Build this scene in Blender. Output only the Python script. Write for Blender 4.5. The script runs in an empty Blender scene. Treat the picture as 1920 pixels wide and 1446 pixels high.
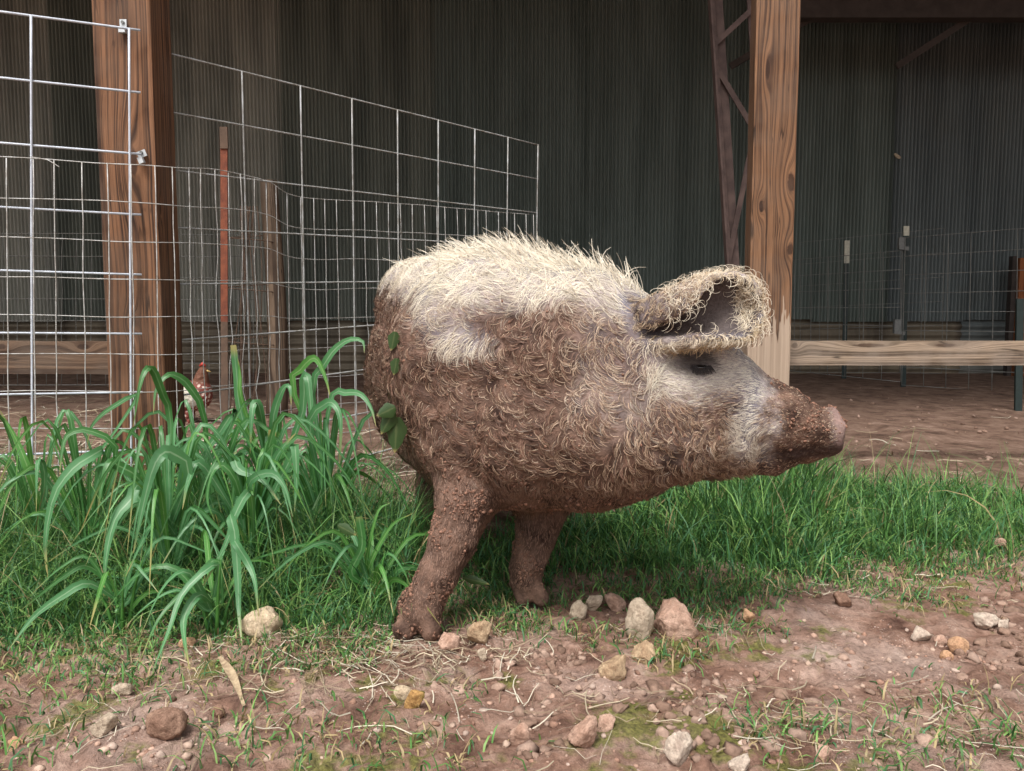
import bpy, math, random
import numpy as np
from mathutils import Vector, kdtree

# ------------------------------------------------------------------ camera, sky, sun, exposure
SC = bpy.context.scene
COL = SC.collection
CAM_H, PITCH, FPX = 0.60, math.radians(5.1), 1500.0
cam = bpy.data.cameras.new('camera')
cam.sensor_width = 36.0
cam.lens = 36.0 * FPX / 1920.0
cam.clip_start, cam.clip_end = 0.02, 400.0
camo = bpy.data.objects.new('camera', cam)
camo.location = (0, 0, CAM_H)
camo.rotation_euler = (math.pi / 2 - PITCH, 0, 0)
COL.objects.link(camo)
SC.camera = camo

SUN_EL, SUN_AZ = math.radians(58), math.radians(200)   # azimuth clockwise from +Y: behind the camera, a little left
W = bpy.data.worlds.new('World'); SC.world = W; W.use_nodes = True
wn = W.node_tree; wn.nodes.clear()
sky = wn.nodes.new('ShaderNodeTexSky'); sky.sky_type = 'NISHITA'; sky.sun_disc = False
sky.sun_elevation = SUN_EL; sky.sun_rotation = SUN_AZ
sky.air_density = 1.0; sky.dust_density = 6.0; sky.ozone_density = 1.0
hs = wn.nodes.new('ShaderNodeHueSaturation'); hs.inputs['Saturation'].default_value = 0.22
bg = wn.nodes.new('ShaderNodeBackground'); bg.inputs['Strength'].default_value = 0.13
wo = wn.nodes.new('ShaderNodeOutputWorld')
wn.links.new(sky.outputs[0], hs.inputs['Color']); wn.links.new(hs.outputs[0], bg.inputs['Color'])
wn.links.new(bg.outputs[0], wo.inputs['Surface'])
sd = bpy.data.lights.new('sun', 'SUN'); sd.energy = 2.0; sd.angle = math.radians(15); sd.color = (1.0, 0.97, 0.92)
so = bpy.data.objects.new('sun', sd); COL.objects.link(so)
sdir = Vector((math.sin(SUN_AZ) * math.cos(SUN_EL), math.cos(SUN_AZ) * math.cos(SUN_EL), math.sin(SUN_EL)))
so.rotation_euler = sdir.to_track_quat('Z', 'Y').to_euler()
so.location = (0, -3, 6)
vs = SC.view_settings
vs.view_transform = 'Standard'; vs.look = 'None'; vs.exposure = 0.6; vs.gamma = 1.0; vs.use_curve_mapping = False
SC.cycles.use_denoising = True
SC.cycles.max_bounces = 6
SC.cycles.use_adaptive_sampling = True

# ------------------------------------------------------------------ helpers
R = np.random.default_rng(7)
random.seed(7)
CP, SP = math.cos(PITCH), math.sin(PITCH)

def P(x, y, Y):
    """World point at distance Y along the ground axis seen in direction (x, y) of the 1920x1446 frame."""
    u, v = (x - 960) / FPX, (723 - y) / FPX
    t = Y / (CP + v * SP)
    return np.array([u * t, Y, CAM_H + t * (v * CP - SP)])

def groundY(y):
    v = (723 - y) / FPX
    dz = v * CP - SP
    return CAM_H / -dz * (CP + v * SP) if dz < -1e-4 else 1e3

def G(x, y):
    return P(x, y, groundY(y))

def srgb(r, g, b):
    f = lambda c: (c / 255 / 12.92) if c <= 10 else ((c / 255 + 0.055) / 1.055) ** 2.4
    return (f(r), f(g), f(b), 1.0)
def lin(r, g, b): return np.array(srgb(r, g, b)[:3])

_gt = np.random.default_rng(3).normal(size=(256, 3)); _gt /= np.linalg.norm(_gt, axis=1)[:, None]
def pn(p, seed=0):
    """Gradient noise, p (N,3) -> about -1..1"""
    p = np.asarray(p, float) + seed * 17.31
    i = np.floor(p).astype(np.int64); f = p - i
    u = f * f * f * (f * (f * 6 - 15) + 10)
    out = np.zeros(len(p))
    for dx in (0, 1):
        for dy in (0, 1):
            for dz in (0, 1):
                h = ((i[:, 0] + dx) * 73856093) ^ ((i[:, 1] + dy) * 19349663) ^ ((i[:, 2] + dz) * 83492791)
                h = (h ^ (h >> 13)) * 1274126177
                g = _gt[(h >> 8) & 255]
                d = (g * (f - (dx, dy, dz))).sum(1)
                w = (u[:, 0] if dx else 1 - u[:, 0]) * (u[:, 1] if dy else 1 - u[:, 1]) * (u[:, 2] if dz else 1 - u[:, 2])
                out += w * d
    return out * 1.6
def fbm(p, oct=3, seed=0):
    p = np.asarray(p, float); o = np.zeros(len(p)); a = 1.0
    for k in range(oct):
        o += a * pn(p * 2 ** k, seed + k); a *= 0.5
    return o
def sstep(a, b, x):
    t = np.clip((x - a) / (b - a), 0, 1); return t * t * (3 - 2 * t)
def nrmz(v): return v / (np.linalg.norm(v, axis=-1, keepdims=True) + 1e-12)

def wloc(o):
    v = Vector((0, 0, 0))
    while o is not None:
        v = v + o.location; o = o.parent
    return np.array(v)

def tag(o, label=None, cat=None, group=None, kind=None):
    if label: o['label'] = label
    if cat: o['category'] = cat
    if group: o['group'] = group
    if kind: o['kind'] = kind
    return o

def thing(name, loc, label, cat, group=None):
    o = bpy.data.objects.new(name, None); o.empty_display_size = 0.05
    o.location = [float(c) for c in loc]; COL.objects.link(o)
    return tag(o, label, cat, group)

def mobj(name, verts, faces, mat, parent=None, smooth=True, attrs=None, origin=None):
    verts = np.asarray(verts, float)
    if parent is not None:
        org = wloc(parent); loc = (0, 0, 0)
    else:
        if origin is None:
            lo, hi = verts.min(0), verts.max(0); origin = np.array([(lo[0] + hi[0]) / 2, (lo[1] + hi[1]) / 2, lo[2]])
        org = np.asarray(origin, float); loc = org
    v = verts - org
    me = bpy.data.meshes.new(name)
    if isinstance(faces, np.ndarray):
        n, k = faces.shape
        me.vertices.add(len(v)); me.vertices.foreach_set('co', v.astype(np.float32).ravel())
        me.loops.add(n * k); me.loops.foreach_set('vertex_index', faces.astype(np.int32).ravel())
        me.polygons.add(n); me.polygons.foreach_set('loop_start', np.arange(0, n * k, k, dtype=np.int32))
        me.update(calc_edges=True)
    else:
        me.from_pydata(v.tolist(), [], [list(map(int, f)) for f in faces]); me.update()
    if smooth: me.polygons.foreach_set('use_smooth', np.ones(len(me.polygons), bool))
    if attrs:
        for an, av in attrs.items():
            a = me.color_attributes.new(an, 'FLOAT_COLOR', 'POINT')
            av = np.asarray(av, np.float32)
            if av.shape[1] == 3: av = np.hstack([av, np.ones((len(av), 1), np.float32)])
            a.data.foreach_set('color', av.ravel())
    me.materials.append(mat)
    o = bpy.data.objects.new(name, me); COL.objects.link(o)
    if parent is not None: o.parent = parent
    o.location = [float(c) for c in loc]
    return o

class MB:
    """Collects pieces of ONE part."""
    def __init__(s): s.v = []; s.f = []
    def add(s, v, f):
        n = len(s.v); s.v += [tuple(map(float, q)) for q in v]; s.f += [tuple(int(i) + n for i in q) for q in f]; return s
    def box(s, c, d, rz=0.0, ry=0.0):
        c = np.array(c, float); hx, hy, hz = np.array(d) / 2
        v = np.array([[x, y, z] for x in (-hx, hx) for y in (-hy, hy) for z in (-hz, hz)])
        if ry:
            a, b = math.cos(ry), math.sin(ry); v = np.stack([v[:, 0] * a + v[:, 2] * b, v[:, 1], -v[:, 0] * b + v[:, 2] * a], 1)
        if rz:
            a, b = math.cos(rz), math.sin(rz); v = np.stack([v[:, 0] * a - v[:, 1] * b, v[:, 0] * b + v[:, 1] * a, v[:, 2]], 1)
        return s.add(v + c, [(0, 1, 3, 2), (4, 6, 7, 5), (0, 4, 5, 1), (2, 3, 7, 6), (0, 2, 6, 4), (1, 5, 7, 3)])
    def tube(s, pts, r, sides=6):
        pts = np.asarray(pts, float); n = len(pts)
        r = np.broadcast_to(np.asarray(r, float), (n,))
        t = nrmz(np.gradient(pts, axis=0)); ref = np.array([0.31, 0.12, 0.94]) if abs(t[0][2]) < 0.8 else np.array([0.9, 0.35, 0.1])
        a = nrmz(np.cross(t, ref)); b = np.cross(t, a)
        ang = np.arange(sides) * 2 * math.pi / sides
        ring = pts[:, None] + r[:, None, None] * (a[:, None] * np.cos(ang)[None, :, None] + b[:, None] * np.sin(ang)[None, :, None])
        f = [(i * sides + j, i * sides + (j + 1) % sides, (i + 1) * sides + (j + 1) % sides, (i + 1) * sides + j) for i in range(n - 1) for j in range(sides)]
        f += [tuple(range(sides))[::-1], tuple((n - 1) * sides + j for j in range(sides))]
        return s.add(ring.reshape(-1, 3), f)
    def bar(s, a, b, w, h):
        """Rectangular bar from a to b."""
        a, b = np.array(a, float), np.array(b, float); t = nrmz(b - a)
        ref = np.array([0, 1.0, 0]) if abs(t[1]) < 0.9 else np.array([1.0, 0, 0])
        x = nrmz(np.cross(t, ref)) * w / 2; y = nrmz(np.cross(t, x)) * h / 2
        v = [a - x - y, a + x - y, a + x + y, a - x + y, b - x - y, b + x - y, b + x + y, b - x + y]
        return s.add(v, [(0, 3, 2, 1), (4, 5, 6, 7), (0, 1, 5, 4), (1, 2, 6, 5), (2, 3, 7, 6), (3, 0, 4, 7)])
    def build(s, name, mat, parent=None, smooth=False, origin=None):
        return mobj(name, s.v, s.f, mat, parent, smooth, origin=origin)

def catmull(pts, n):
    pts = np.asarray(pts, float); p = np.vstack([2 * pts[0] - pts[1], pts, 2 * pts[-1] - pts[-2]])
    out = []
    T = np.linspace(0, len(pts) - 1 - 1e-6, n)
    for t in T:
        i = int(t); f = t - i; a, b, c, d = p[i:i + 4]
        out.append(0.5 * (2 * b + (c - a) * f + (2 * a - 5 * b + 4 * c - d) * f * f + (3 * b - a - 3 * c + d) * f ** 3))
    return np.array(out)

# ------------------------------------------------------------------ materials
class NT:
    def __init__(s, name):
        s.m = bpy.data.materials.new(name); s.m.use_nodes = True; s.t = s.m.node_tree
        s.b = s.t.nodes['Principled BSDF']; s._tc = None
    def n(s, typ, **kw):
        nd = s.t.nodes.new('ShaderNode' + typ)
        for k, v in kw.items():
            if k.startswith('_'): setattr(nd, k[1:], v)
        return nd
    def put(s, sock, v):
        if isinstance(v, bpy.types.NodeSocket): s.t.links.new(v, sock)
        else: sock.default_value = v
    def math(s, op, *a, clamp=False):
        nd = s.n('Math', _operation=op, _use_clamp=clamp)
        for i, v in enumerate(a): s.put(nd.inputs[i], v)
        return nd.outputs[0]
    def obj(s):
        if s._tc is None: s._tc = s.n('TexCoord')
        return s._tc.outputs['Object']
    def sep(s, v):
        nd = s.n('SeparateXYZ'); s.put(nd.inputs[0], v); return nd.outputs
    def comb(s, x, y, z):
        nd = s.n('CombineXYZ'); [s.put(nd.inputs[i], v) for i, v in enumerate((x, y, z))]; return nd.outputs[0]
    def noise(s, vec, scale, detail=3, rough=0.5, dist=0.0):
        nd = s.n('TexNoise'); s.put(nd.inputs['Vector'], vec); nd.inputs['Scale'].default_value = scale
        nd.inputs['Detail'].default_value = detail; nd.inputs['Roughness'].default_value = rough; nd.inputs['Distortion'].default_value = dist
        return nd.outputs['Fac']
    def vor(s, vec, scale, feature='F1'):
        nd = s.n('TexVoronoi', _feature=feature); s.put(nd.inputs['Vector'], vec); nd.inputs['Scale'].default_value = scale
        return nd.outputs['Distance'], nd.outputs.get('Color')
    def ramp(s, fac, stops, interp='LINEAR'):
        nd = s.n('ValToRGB'); nd.color_ramp.interpolation = interp; e = nd.color_ramp.elements
        while len(e) < len(stops): e.new(0.5)
        for el, (p, c) in zip(e, stops):
            el.position = p; el.color = c if len(c) == 4 else (*c, 1)
        s.put(nd.inputs[0], fac); return nd.outputs[0]
    def step(s, a, b, v):
        nd = s.n('MapRange', _interpolation_type='SMOOTHSTEP'); s.put(nd.inputs['Value'], v)
        s.put(nd.inputs['From Min'], a); s.put(nd.inputs['From Max'], b); return nd.outputs[0]
    def mix(s, f, a, b, mode='MIX'):
        nd = s.n('Mix', _data_type='RGBA', _blend_type=mode); s.put(nd.inputs[0], f); s.put(nd.inputs[6], a); s.put(nd.inputs[7], b); return nd.outputs[2]
    def attr(s, name):
        return s.n('Attribute', _attribute_name=name).outputs['Color']
    def bump(s, h, strength=0.4, dist=0.003):
        nd = s.n('Bump'); nd.inputs['Strength'].default_value = strength; nd.inputs['Distance'].default_value = dist
        s.put(nd.inputs['Height'], h); s.put(s.b.inputs['Normal'], nd.outputs[0])
    def fin(s, col, rough=0.7, metal=0.0, spec=None):
        s.put(s.b.inputs['Base Color'], col); s.put(s.b.inputs['Roughness'], rough); s.put(s.b.inputs['Metallic'], metal)
        if spec is not None: s.b.inputs['Specular IOR Level'].default_value = spec
        return s.m

def wood(name, axis, knots, dark, light, freq=95, seed=0.0, bleach=None, bleachcol=None, gray=None, rough=0.75):
    """Sawn timber: annual-ring bands that flow round knots. axis = index of the long axis in object space."""
    n = NT(name); o = n.sep(n.obj())
    l = o[axis]; a, b = [o[i] for i in range(3) if i != axis]
    if axis == 2: u0 = n.math('ADD', a, n.math('MULTIPLY', b, 1.6))      # x + y
    else: u0 = n.math('ADD', b, n.math('MULTIPLY', a, 1.6))              # z + y
    l2 = n.math('ADD', l, seed)
    w1 = n.noise(n.comb(n.math('MULTIPLY', u0, 5), n.math('MULTIPLY', l2, 1.6), seed), 1.0, 2)
    u = n.math('ADD', u0, n.math('MULTIPLY', n.math('SUBTRACT', w1, 0.5), 0.035))
    km = 0.0
    for (ku, kl, ka, kb) in knots:
        du = n.math('SUBTRACT', u0, ku); dl = n.math('SUBTRACT', l, kl)
        q = n.math('ADD', n.math('POWER', n.math('ABSOLUTE', n.math('DIVIDE', du, ka)), 2), n.math('POWER', n.math('ABSOLUTE', n.math('DIVIDE', dl, kb)), 2))
        g = n.math('EXPONENT', n.math('MULTIPLY', q, -1.0))
        u = n.math('SUBTRACT', u, n.math('MULTIPLY', n.math('MULTIPLY', du, g), 0.9))
        u = n.math('ADD', u, n.math('MULTIPLY', g, 0.022))
        qq = n.math('ADD', q, n.math('MULTIPLY', n.math('SUBTRACT', n.noise(n.obj(), 60, 2), 0.5), 0.15))
        km = n.math('MAXIMUM', km, n.step(0.16, 0.05, qq))
    band = n.noise(n.comb(n.math('MULTIPLY', u, freq), n.math('MULTIPLY', l2, 1.1), seed), 1.0, 1.5, 0.5)
    fib = n.noise(n.comb(n.math('MULTIPLY', u, 700), n.math('MULTIPLY', l2, 12), seed), 1.0, 2, 0.6)
    col = n.ramp(band, [(0.31, dark), (0.43, tuple(np.array(dark) * .6 + np.array(light) * .4)), (0.53, light), (0.72, tuple(np.array(light) * np.array([1.25, 1.25, 1.25, 1])))])
    col = n.mix(n.math('MULTIPLY', n.step(0.35, 0.65, fib), 0.35), col, tuple(np.array(dark) * .8), 'MIX')
    blot = n.noise(n.comb(n.math('MULTIPLY', u0, 12), n.math('MULTIPLY', l2, 3), seed), 1.0, 3)
    col = n.mix(n.math('MULTIPLY', n.step(0.5, 0.72, blot), 0.55), col, tuple(np.array(dark) * np.array([.8, .72, .7, 1])))
    col = n.mix(n.math('MULTIPLY', km, 0.85), col, tuple(np.array(dark) * np.array([.62, .5, .45, 1])))
    crk = n.noise(n.comb(n.math('MULTIPLY', u, 26), n.math('MULTIPLY', l2, 1.3), n.math('ADD', seed, 5.0)), 1.0, 2)
    ck = n.math('MULTIPLY', n.step(0.014, 0.004, n.math('ABSOLUTE', n.math('SUBTRACT', crk, 0.5))), n.step(0.45, 0.6, n.noise(n.comb(u0, n.math('MULTIPLY', l2, 2.2), seed), 3.0, 2)))
    col = n.mix(n.math('MULTIPLY', ck, 0.85), col, tuple(np.array(dark) * np.array([.3, .28, .27, 1])))
    if gray is not None: col = n.mix(n.math('MULTIPLY', n.step(0.35, 0.65, n.noise(n.obj(), 9, 4)), gray[0]), col, gray[1])
    if bleach is not None:
        jag = n.noise(n.comb(n.math('MULTIPLY', u0, 60), n.math('MULTIPLY', l2, 5), seed), 1.0, 3)
        m = n.step(bleach + 0.008, bleach - 0.008, n.math('ADD', n.math('ADD', l, n.math('MULTIPLY', u0, -0.5)), n.math('MULTIPLY', n.math('SUBTRACT', jag, 0.5), 0.45)))
        pale = n.mix(n.step(0.4, 0.62, band), tuple(np.array(bleachcol) * np.array([.82, .8, .78, 1])), bleachcol)
        col = n.mix(n.math('MULTIPLY', m, 0.9), col, pale)
    h = n.math('ADD', n.math('MULTIPLY', band, 1.0), n.math('MULTIPLY', fib, 0.35))
    n.bump(h, 0.7, 0.004)
    return n.fin(col, rough, spec=0.25)

def simple(name, col, rough=0.7, metal=0.0, var=0.3, scale=30, col2=None, bump=0.0, spec=None):
    n = NT(name)
    c2 = col2 or tuple(np.array(col) * np.array([1 - var] * 3 + [1]))
    f = n.noise(n.obj(), scale, 4, 0.6)
    c = n.ramp(f, [(0.35, c2), (0.65, col)])
    if bump: n.bump(n.noise(n.obj(), scale * 3, 4), bump, 0.004)
    return n.fin(c, rough, metal, spec)

def attr_mat(name, rough=0.7, spec=0.3, bumpscale=None, bump=0.3, dist=0.003, trans=0.0):
    n = NT(name); c = n.attr('col')
    if bumpscale:
        f = n.noise(n.obj(), bumpscale, 4, 0.65)
        c = n.mix(1.0, c, n.ramp(f, [(0.3, (0.68, 0.66, 0.64, 1)), (0.7, (1.12, 1.1, 1.08, 1))]), 'MULTIPLY')
        n.bump(f, bump, dist)
    m = n.fin(c, rough, spec=spec)
    if trans:
        out = n.t.nodes['Material Output']; tr = n.n('BsdfTranslucent'); n.put(tr.inputs[0], c)
        mx = n.n('MixShader'); mx.inputs[0].default_value = trans
        n.t.links.new(n.b.outputs[0], mx.inputs[1]); n.t.links.new(tr.outputs[0], mx.inputs[2]); n.t.links.new(mx.outputs[0], out.inputs['Surface'])
    return m

M = {}
M['wire'] = simple('galvanised_rod', srgb(200, 206, 216), 0.5, 0.0, 0.2, 40)
M['wire2'] = simple('weathered_rod', srgb(172, 174, 174), 0.6, 0.0, 0.3, 30, srgb(132, 128, 120))
M['thin'] = simple('galvanised_wire', srgb(200, 200, 198), 0.5, 0.0, 0.2, 40, srgb(150, 144, 136))
M['farwire'] = simple('weathered_wire', srgb(135, 135, 130), 0.6, 0.2, 0.3, 20)
M['rust'] = simple('rusty_paint', srgb(128, 70, 46), 0.85, 0, 0.3, 25, srgb(98, 50, 34), 0.3)
M['rustsoil'] = simple('rusty_soiled', srgb(96, 76, 62), 0.9, 0, 0.3, 25)
M['tpost'] = simple('dark_green_paint', srgb(38, 52, 50), 0.6, 0, 0.3, 30)
M['tpostwhite'] = simple('pale_tip_paint', srgb(196, 194, 176), 0.6, 0, 0.25, 60)
M['steel'] = simple('primer_steel', srgb(92, 74, 68), 0.8, 0, 0.3, 14, srgb(66, 50, 46), 0.2)
M['dark_timber'] = simple('dark_roof_timber', srgb(70, 62, 58), 0.9, 0, 0.35, 8)
M['zinc'] = simple('zinc_clip', srgb(200, 204, 206), 0.4, 0.5, 0.2, 80)
M['bracket'] = simple('grey_bracket', srgb(120, 122, 120), 0.6, 0.2, 0.3, 50)
M['speck'] = simple('pale_speck', srgb(190, 175, 150), 0.9)
M['eye'] = simple('eye', srgb(22, 17, 16), 0.12, 0, 0.3, 200, spec=0.6)

def metal_sheet(name, base, vary):
    n = NT(name); o = n.sep(n.obj())
    st = n.noise(n.comb(n.math('MULTIPLY', o[0], 5), 0.0, n.math('MULTIPLY', o[2], 0.5)), 1.0, 4, 0.6)
    bl = n.noise(n.obj(), 1.4, 4, 0.6)
    c = n.mix(n.step(0.35, 0.7, st), base, vary)
    c = n.mix(n.math('MULTIPLY', n.step(0.5, 0.75, bl), 0.25), c, srgb(106, 106, 96))
    c = n.mix(n.math('MULTIPLY', n.step(0.9, 0.0, n.math('ADD', o[2], n.math('MULTIPLY', bl, 0.5))), 0.35), c, srgb(150, 132, 108))
    return n.fin(c, 0.6, 0.15, 0.3)
M['sheetA'] = metal_sheet('galvanised_sheet', srgb(172, 172, 162), srgb(138, 140, 132))
M['sheetA2'] = metal_sheet('galvanised_sheet_worn', srgb(128, 133, 124), srgb(100, 106, 99))
M['sheetB'] = metal_sheet('galvanised_sheet_dull', srgb(118, 128, 122), srgb(98, 108, 102))
M['sheetC'] = metal_sheet('galvanised_sheet_blue', srgb(116, 124, 124), srgb(96, 104, 105))
M['base_sheet'] = metal_sheet('base_sheet', srgb(128, 118, 102), srgb(84, 76, 66))
M['roof'] = metal_sheet('roof_sheet', srgb(96, 98, 104), srgb(70, 72, 80))

# ------------------------------------------------------------------ ground
def gh(x, y):
    x = np.asarray(x, float); y = np.asarray(y, float); z0 = np.zeros_like(x)
    p = np.stack([x, y, z0], 1)
    near = sstep(14, 5, np.abs(y)) * sstep(14, 5, np.abs(x))
    bare = 0.5 + 0.5 * sstep(1.75, 1.35, y)
    h = 0.010 * pn(p * 2.2, 1) + 0.007 * pn(p * 6.5, 2) * bare + 0.009 * pn(p * 17, 3) * bare
    cl = np.clip(pn(p * 30, 5), 0, 1) * np.clip(pn(p * 3.1, 6) + 0.15, 0, 1)
    h = h + 0.032 * cl * bare + 0.0050 * pn(p * 48, 7) * bare
    h = h + 0.035 * np.clip(pn(p * 5.5, 15), 0, 1) * sstep(2.5, 3.0, y)
    cr = np.abs(pn(p * 11 + pn(p * 25, 11)[:, None] * .15, 12))
    h = h - 0.006 * sstep(0.10, 0.0, cr) * bare
    for fx, fy in ((-0.175, 1.44), (0.035, 1.59)):
        k = sstep(0.13, 0.05, np.hypot(x - fx, y - fy)); h = h * (1 - k)
    return h * near

def axis(lo, hi, step, far):
    a = list(np.arange(lo, hi + 1e-9, step)); s = step; x = hi
    right = []
    while x < far: s *= 1.22; x += s; right.append(x)
    s = step; x = lo; left = []
    while x > -far: s *= 1.22; x -= s; left.append(x)
    return np.array(left[::-1] + a + right)
gx, gy = axis(-1.5, 1.5, 0.0085, 90), axis(0.85, 2.75, 0.0085, 90)
GX, GY = np.meshgrid(gx, gy)
gz = gh(GX.ravel(), GY.ravel())
gv = np.stack([GX.ravel(), GY.ravel(), gz], 1)
nx, ny = len(gx), len(gy)
ii = (np.arange(ny - 1)[:, None] * nx + np.arange(nx - 1)[None]).ravel()
gf = np.stack([ii, ii + 1, ii + 1 + nx, ii + nx], 1)

n = NT('red_brown_soil'); ob = n.obj(); oc = n.sep(ob)
big = n.noise(ob, 2.3, 4, 0.6); mid = n.noise(ob, 11, 5, 0.65); fine = n.noise(ob, 70, 6, 0.78); grit = n.vor(ob, 170)[0]
c = n.ramp(mid, [(0.30, srgb(84, 60, 51)), (0.46, srgb(132, 102, 88)), (0.60, srgb(158, 130, 116)), (0.75, srgb(182, 158, 144))])
c = n.mix(n.math('MULTIPLY', n.step(0.50, 0.70, big), 0.75), c, srgb(186, 164, 153))
c = n.mix(n.math('MULTIPLY', n.step(0.60, 0.74, n.noise(ob, 5.3, 3)), 0.6), c, srgb(190, 172, 160))
c = n.mix(n.math('MULTIPLY', n.step(0.55, 0.68, n.noise(ob, 3.7, 2)), 0.45), c, srgb(104, 80, 70))
gr = n.math('MULTIPLY', n.step(0.32, 0.12, grit), n.step(0.52, 0.66, n.noise(ob, 16, 3)))
c = n.mix(n.math('MULTIPLY', gr, 0.7), c, srgb(205, 188, 178))
c = n.mix(0.8, c, n.ramp(fine, [(0.32, (0.42, 0.39, 0.37, 1)), (0.5, (0.95, 0.94, 0.92, 1)), (0.68, (1.3, 1.3, 1.28, 1))]), 'MULTIPLY')
moss = n.math('MULTIPLY', n.step(0.55, 0.63, n.noise(n.comb(n.math('ADD', oc[0], 3.3), oc[1], 0.0), 4.6, 4, 0.65)), n.step(0.42, 0.55, n.noise(ob, 30, 3)))
for (mx_, my_, mr_) in ((1170, 1368, .075), (1330, 1380, .08), (1275, 1302, .028), (955, 1275, .028), (400, 1255, .05), (150, 1340, .06), (690, 1280, .02), (1480, 1440, .04), (590, 1440, .05)):
    g_ = G(mx_, my_)
    dm = n.math('SQRT', n.math('ADD', n.math('POWER', n.math('ABSOLUTE', n.math('SUBTRACT', oc[0], float(g_[0]))), 2.0), n.math('POWER', n.math('ABSOLUTE', n.math('SUBTRACT', oc[1], float(g_[1]))), 2.0)))
    moss = n.math('MAXIMUM', moss, n.step(mr_, mr_ * .45, n.math('ADD', dm, n.math('MULTIPLY', n.math('SUBTRACT', n.noise(ob, 38, 4, .7), .5), mr_ * 2.2))))
c = n.mix(n.math('MULTIPLY', moss, 0.8), c, n.ramp(n.noise(ob, 150, 3), [(.35, srgb(70, 76, 34)), (.65, srgb(122, 124, 62))]))
# barn floor: darker trodden litter further back (object origin is at the camera's foot)
lit = n.noise(n.comb(n.math('MULTIPLY', oc[0], 7), n.math('MULTIPLY', oc[1], 6), 0.0), 1.0, 6, 0.75)
floorc = n.ramp(lit, [(0.3, srgb(66, 50, 42)), (0.48, srgb(114, 91, 78)), (0.62, srgb(138, 114, 100)), (0.72, srgb(170, 148, 132))])
c = n.mix(n.step(2.3, 2.9, n.math('ADD', oc[1], n.math('MULTIPLY', big, 0.5))), c, floorc)
n.bump(n.math('ADD', fine, n.math('MULTIPLY', mid, 1.5)), 0.9, 0.009)
M['soil'] = n.fin(c, 0.92, spec=0.15)
tag(mobj('ground', gv, gf, M['soil'], origin=(0, 0, 0)), kind='structure')

# ------------------------------------------------------------------ barn
WY = 8.0
barn = thing('barn', (0, WY, 0), 'dim open-fronted barn with tall grey corrugated metal back wall', 'barn')
def corr_sheet(name, x0, x1, z0, z1, y, mat, pitch=0.036, amp=0.020, horizontal=False, parent=barn, lean=0.0):
    if not horizontal:
        k = int((x1 - x0) / pitch * 6); xs = np.linspace(x0, x1, k + 1); ys = y - amp * np.cos((xs - x0) / pitch * 2 * math.pi)
        v = np.concatenate([np.stack([xs, ys + lean, np.full_like(xs, z0)], 1), np.stack([xs, ys, np.full_like(xs, z1)], 1)])
        m = len(xs); f = np.array([(i, i + 1, m + i + 1, m + i) for i in range(m - 1)])
    else:
        k = int((z1 - z0) / pitch * 8); zs = np.linspace(z0, z1, k + 1); ys = y - amp * np.cos((zs - z0) / pitch * 2 * math.pi)
        v = np.concatenate([np.stack([np.full_like(zs, x0), ys, zs], 1), np.stack([np.full_like(zs, x1), ys, zs], 1)])
        m = len(zs); f = np.array([(i, m + i, m + i + 1, i + 1) for i in range(m - 1)])
    return mobj(name, v, f, mat, parent)
x = -7.5; k = 0
while x < 7.5:
    w = 0.748
    mat = (M['sheetA'], M['sheetA2'])[k % 3 == 1] if x < -2.0 else M['sheetA2'] if x < -.9 else (M['sheetC'] if x > 3.6 else M['sheetB'])
    corr_sheet('wall_sheet', x, x + w + 0.03, 0.535 + random.uniform(-.015, .02), 4.32, WY - 0.012 * (k % 2), mat)
    x += w; k += 1
for i, x0 in enumerate(np.arange(-7.5, 7.4, 3.0)):
    corr_sheet('base_sheet', x0, x0 + 3.02, -0.03, 0.56, WY + 0.03 + 0.012 * (i % 2), M['base_sheet'] if x0 < 2.5 else M['sheetC'], 0.085, 0.014, True)
# roof: rises to the front, ends left and right closed by added walls
def quad(name, pts, mat, parent, th=0.03):
    p = np.array(pts, float); nn = nrmz(np.cross(p[1] - p[0], p[3] - p[0])) * th
    v = np.vstack([p, p + nn]); f = [(0, 3, 2, 1), (4, 5, 6, 7), (0, 1, 5, 4), (1, 2, 6, 5), (2, 3, 7, 6), (3, 0, 4, 7)]
    return mobj(name, v, f, mat, parent, False)
RF, RZ0, RZ1 = 2.45, 4.30, 4.55
for i in range(10):
    x0 = -7.6 + i * 1.52
    quad('roof_sheet', [(x0, RF, RZ1), (x0 + 1.515, RF, RZ1), (x0 + 1.515, WY + .2, RZ0), (x0, WY + .2, RZ0)], M['roof'], barn)
for y in np.arange(RF + 0.1, WY, 0.95):
    z = RZ1 + (RZ0 - RZ1) * (y - RF) / (WY + .2 - RF) - 0.055
    MB().box((0, y, z), (15, 0.05, 0.10)).build('purlin', M['dark_timber'], barn)
MB().box((4.95, 7.05, 3.24), (5.2, 0.12, 0.30)).build('loft_beam', M['dark_timber'], barn)
MB().box((4.95, 7.5, 3.45), (5.2, 0.9, 0.04)).build('loft_deck', M['dark_timber'], barn)
for x0 in (2.55, 4.02, 5.4):
    MB().bar((x0 - .62, 7.3, 2.78), (x0 - .1, 7.1, 3.12) if x0 > 3 else (x0, 7.1, 3.12), 0.055, 0.055).build('knee_brace', M['dark_timber'], barn)
for x0 in (-4.4, -1.2, 2.0, 5.2):
    MB().bar((x0, WY - .1, RZ0 - .2), (x0, RF + .1, RZ1 - .2), 0.05, 0.16).build('rafter', M['dark_timber'], barn)
for sx in (-7.5, 7.5):  # unseen walls added to darken the barn interior
    quad('added_end_wall', [(sx, 4.2, -.02), (sx, WY, -.02), (sx, WY, 4.3), (sx, 4.2, 4.55)], M['sheetB'], barn)

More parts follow.
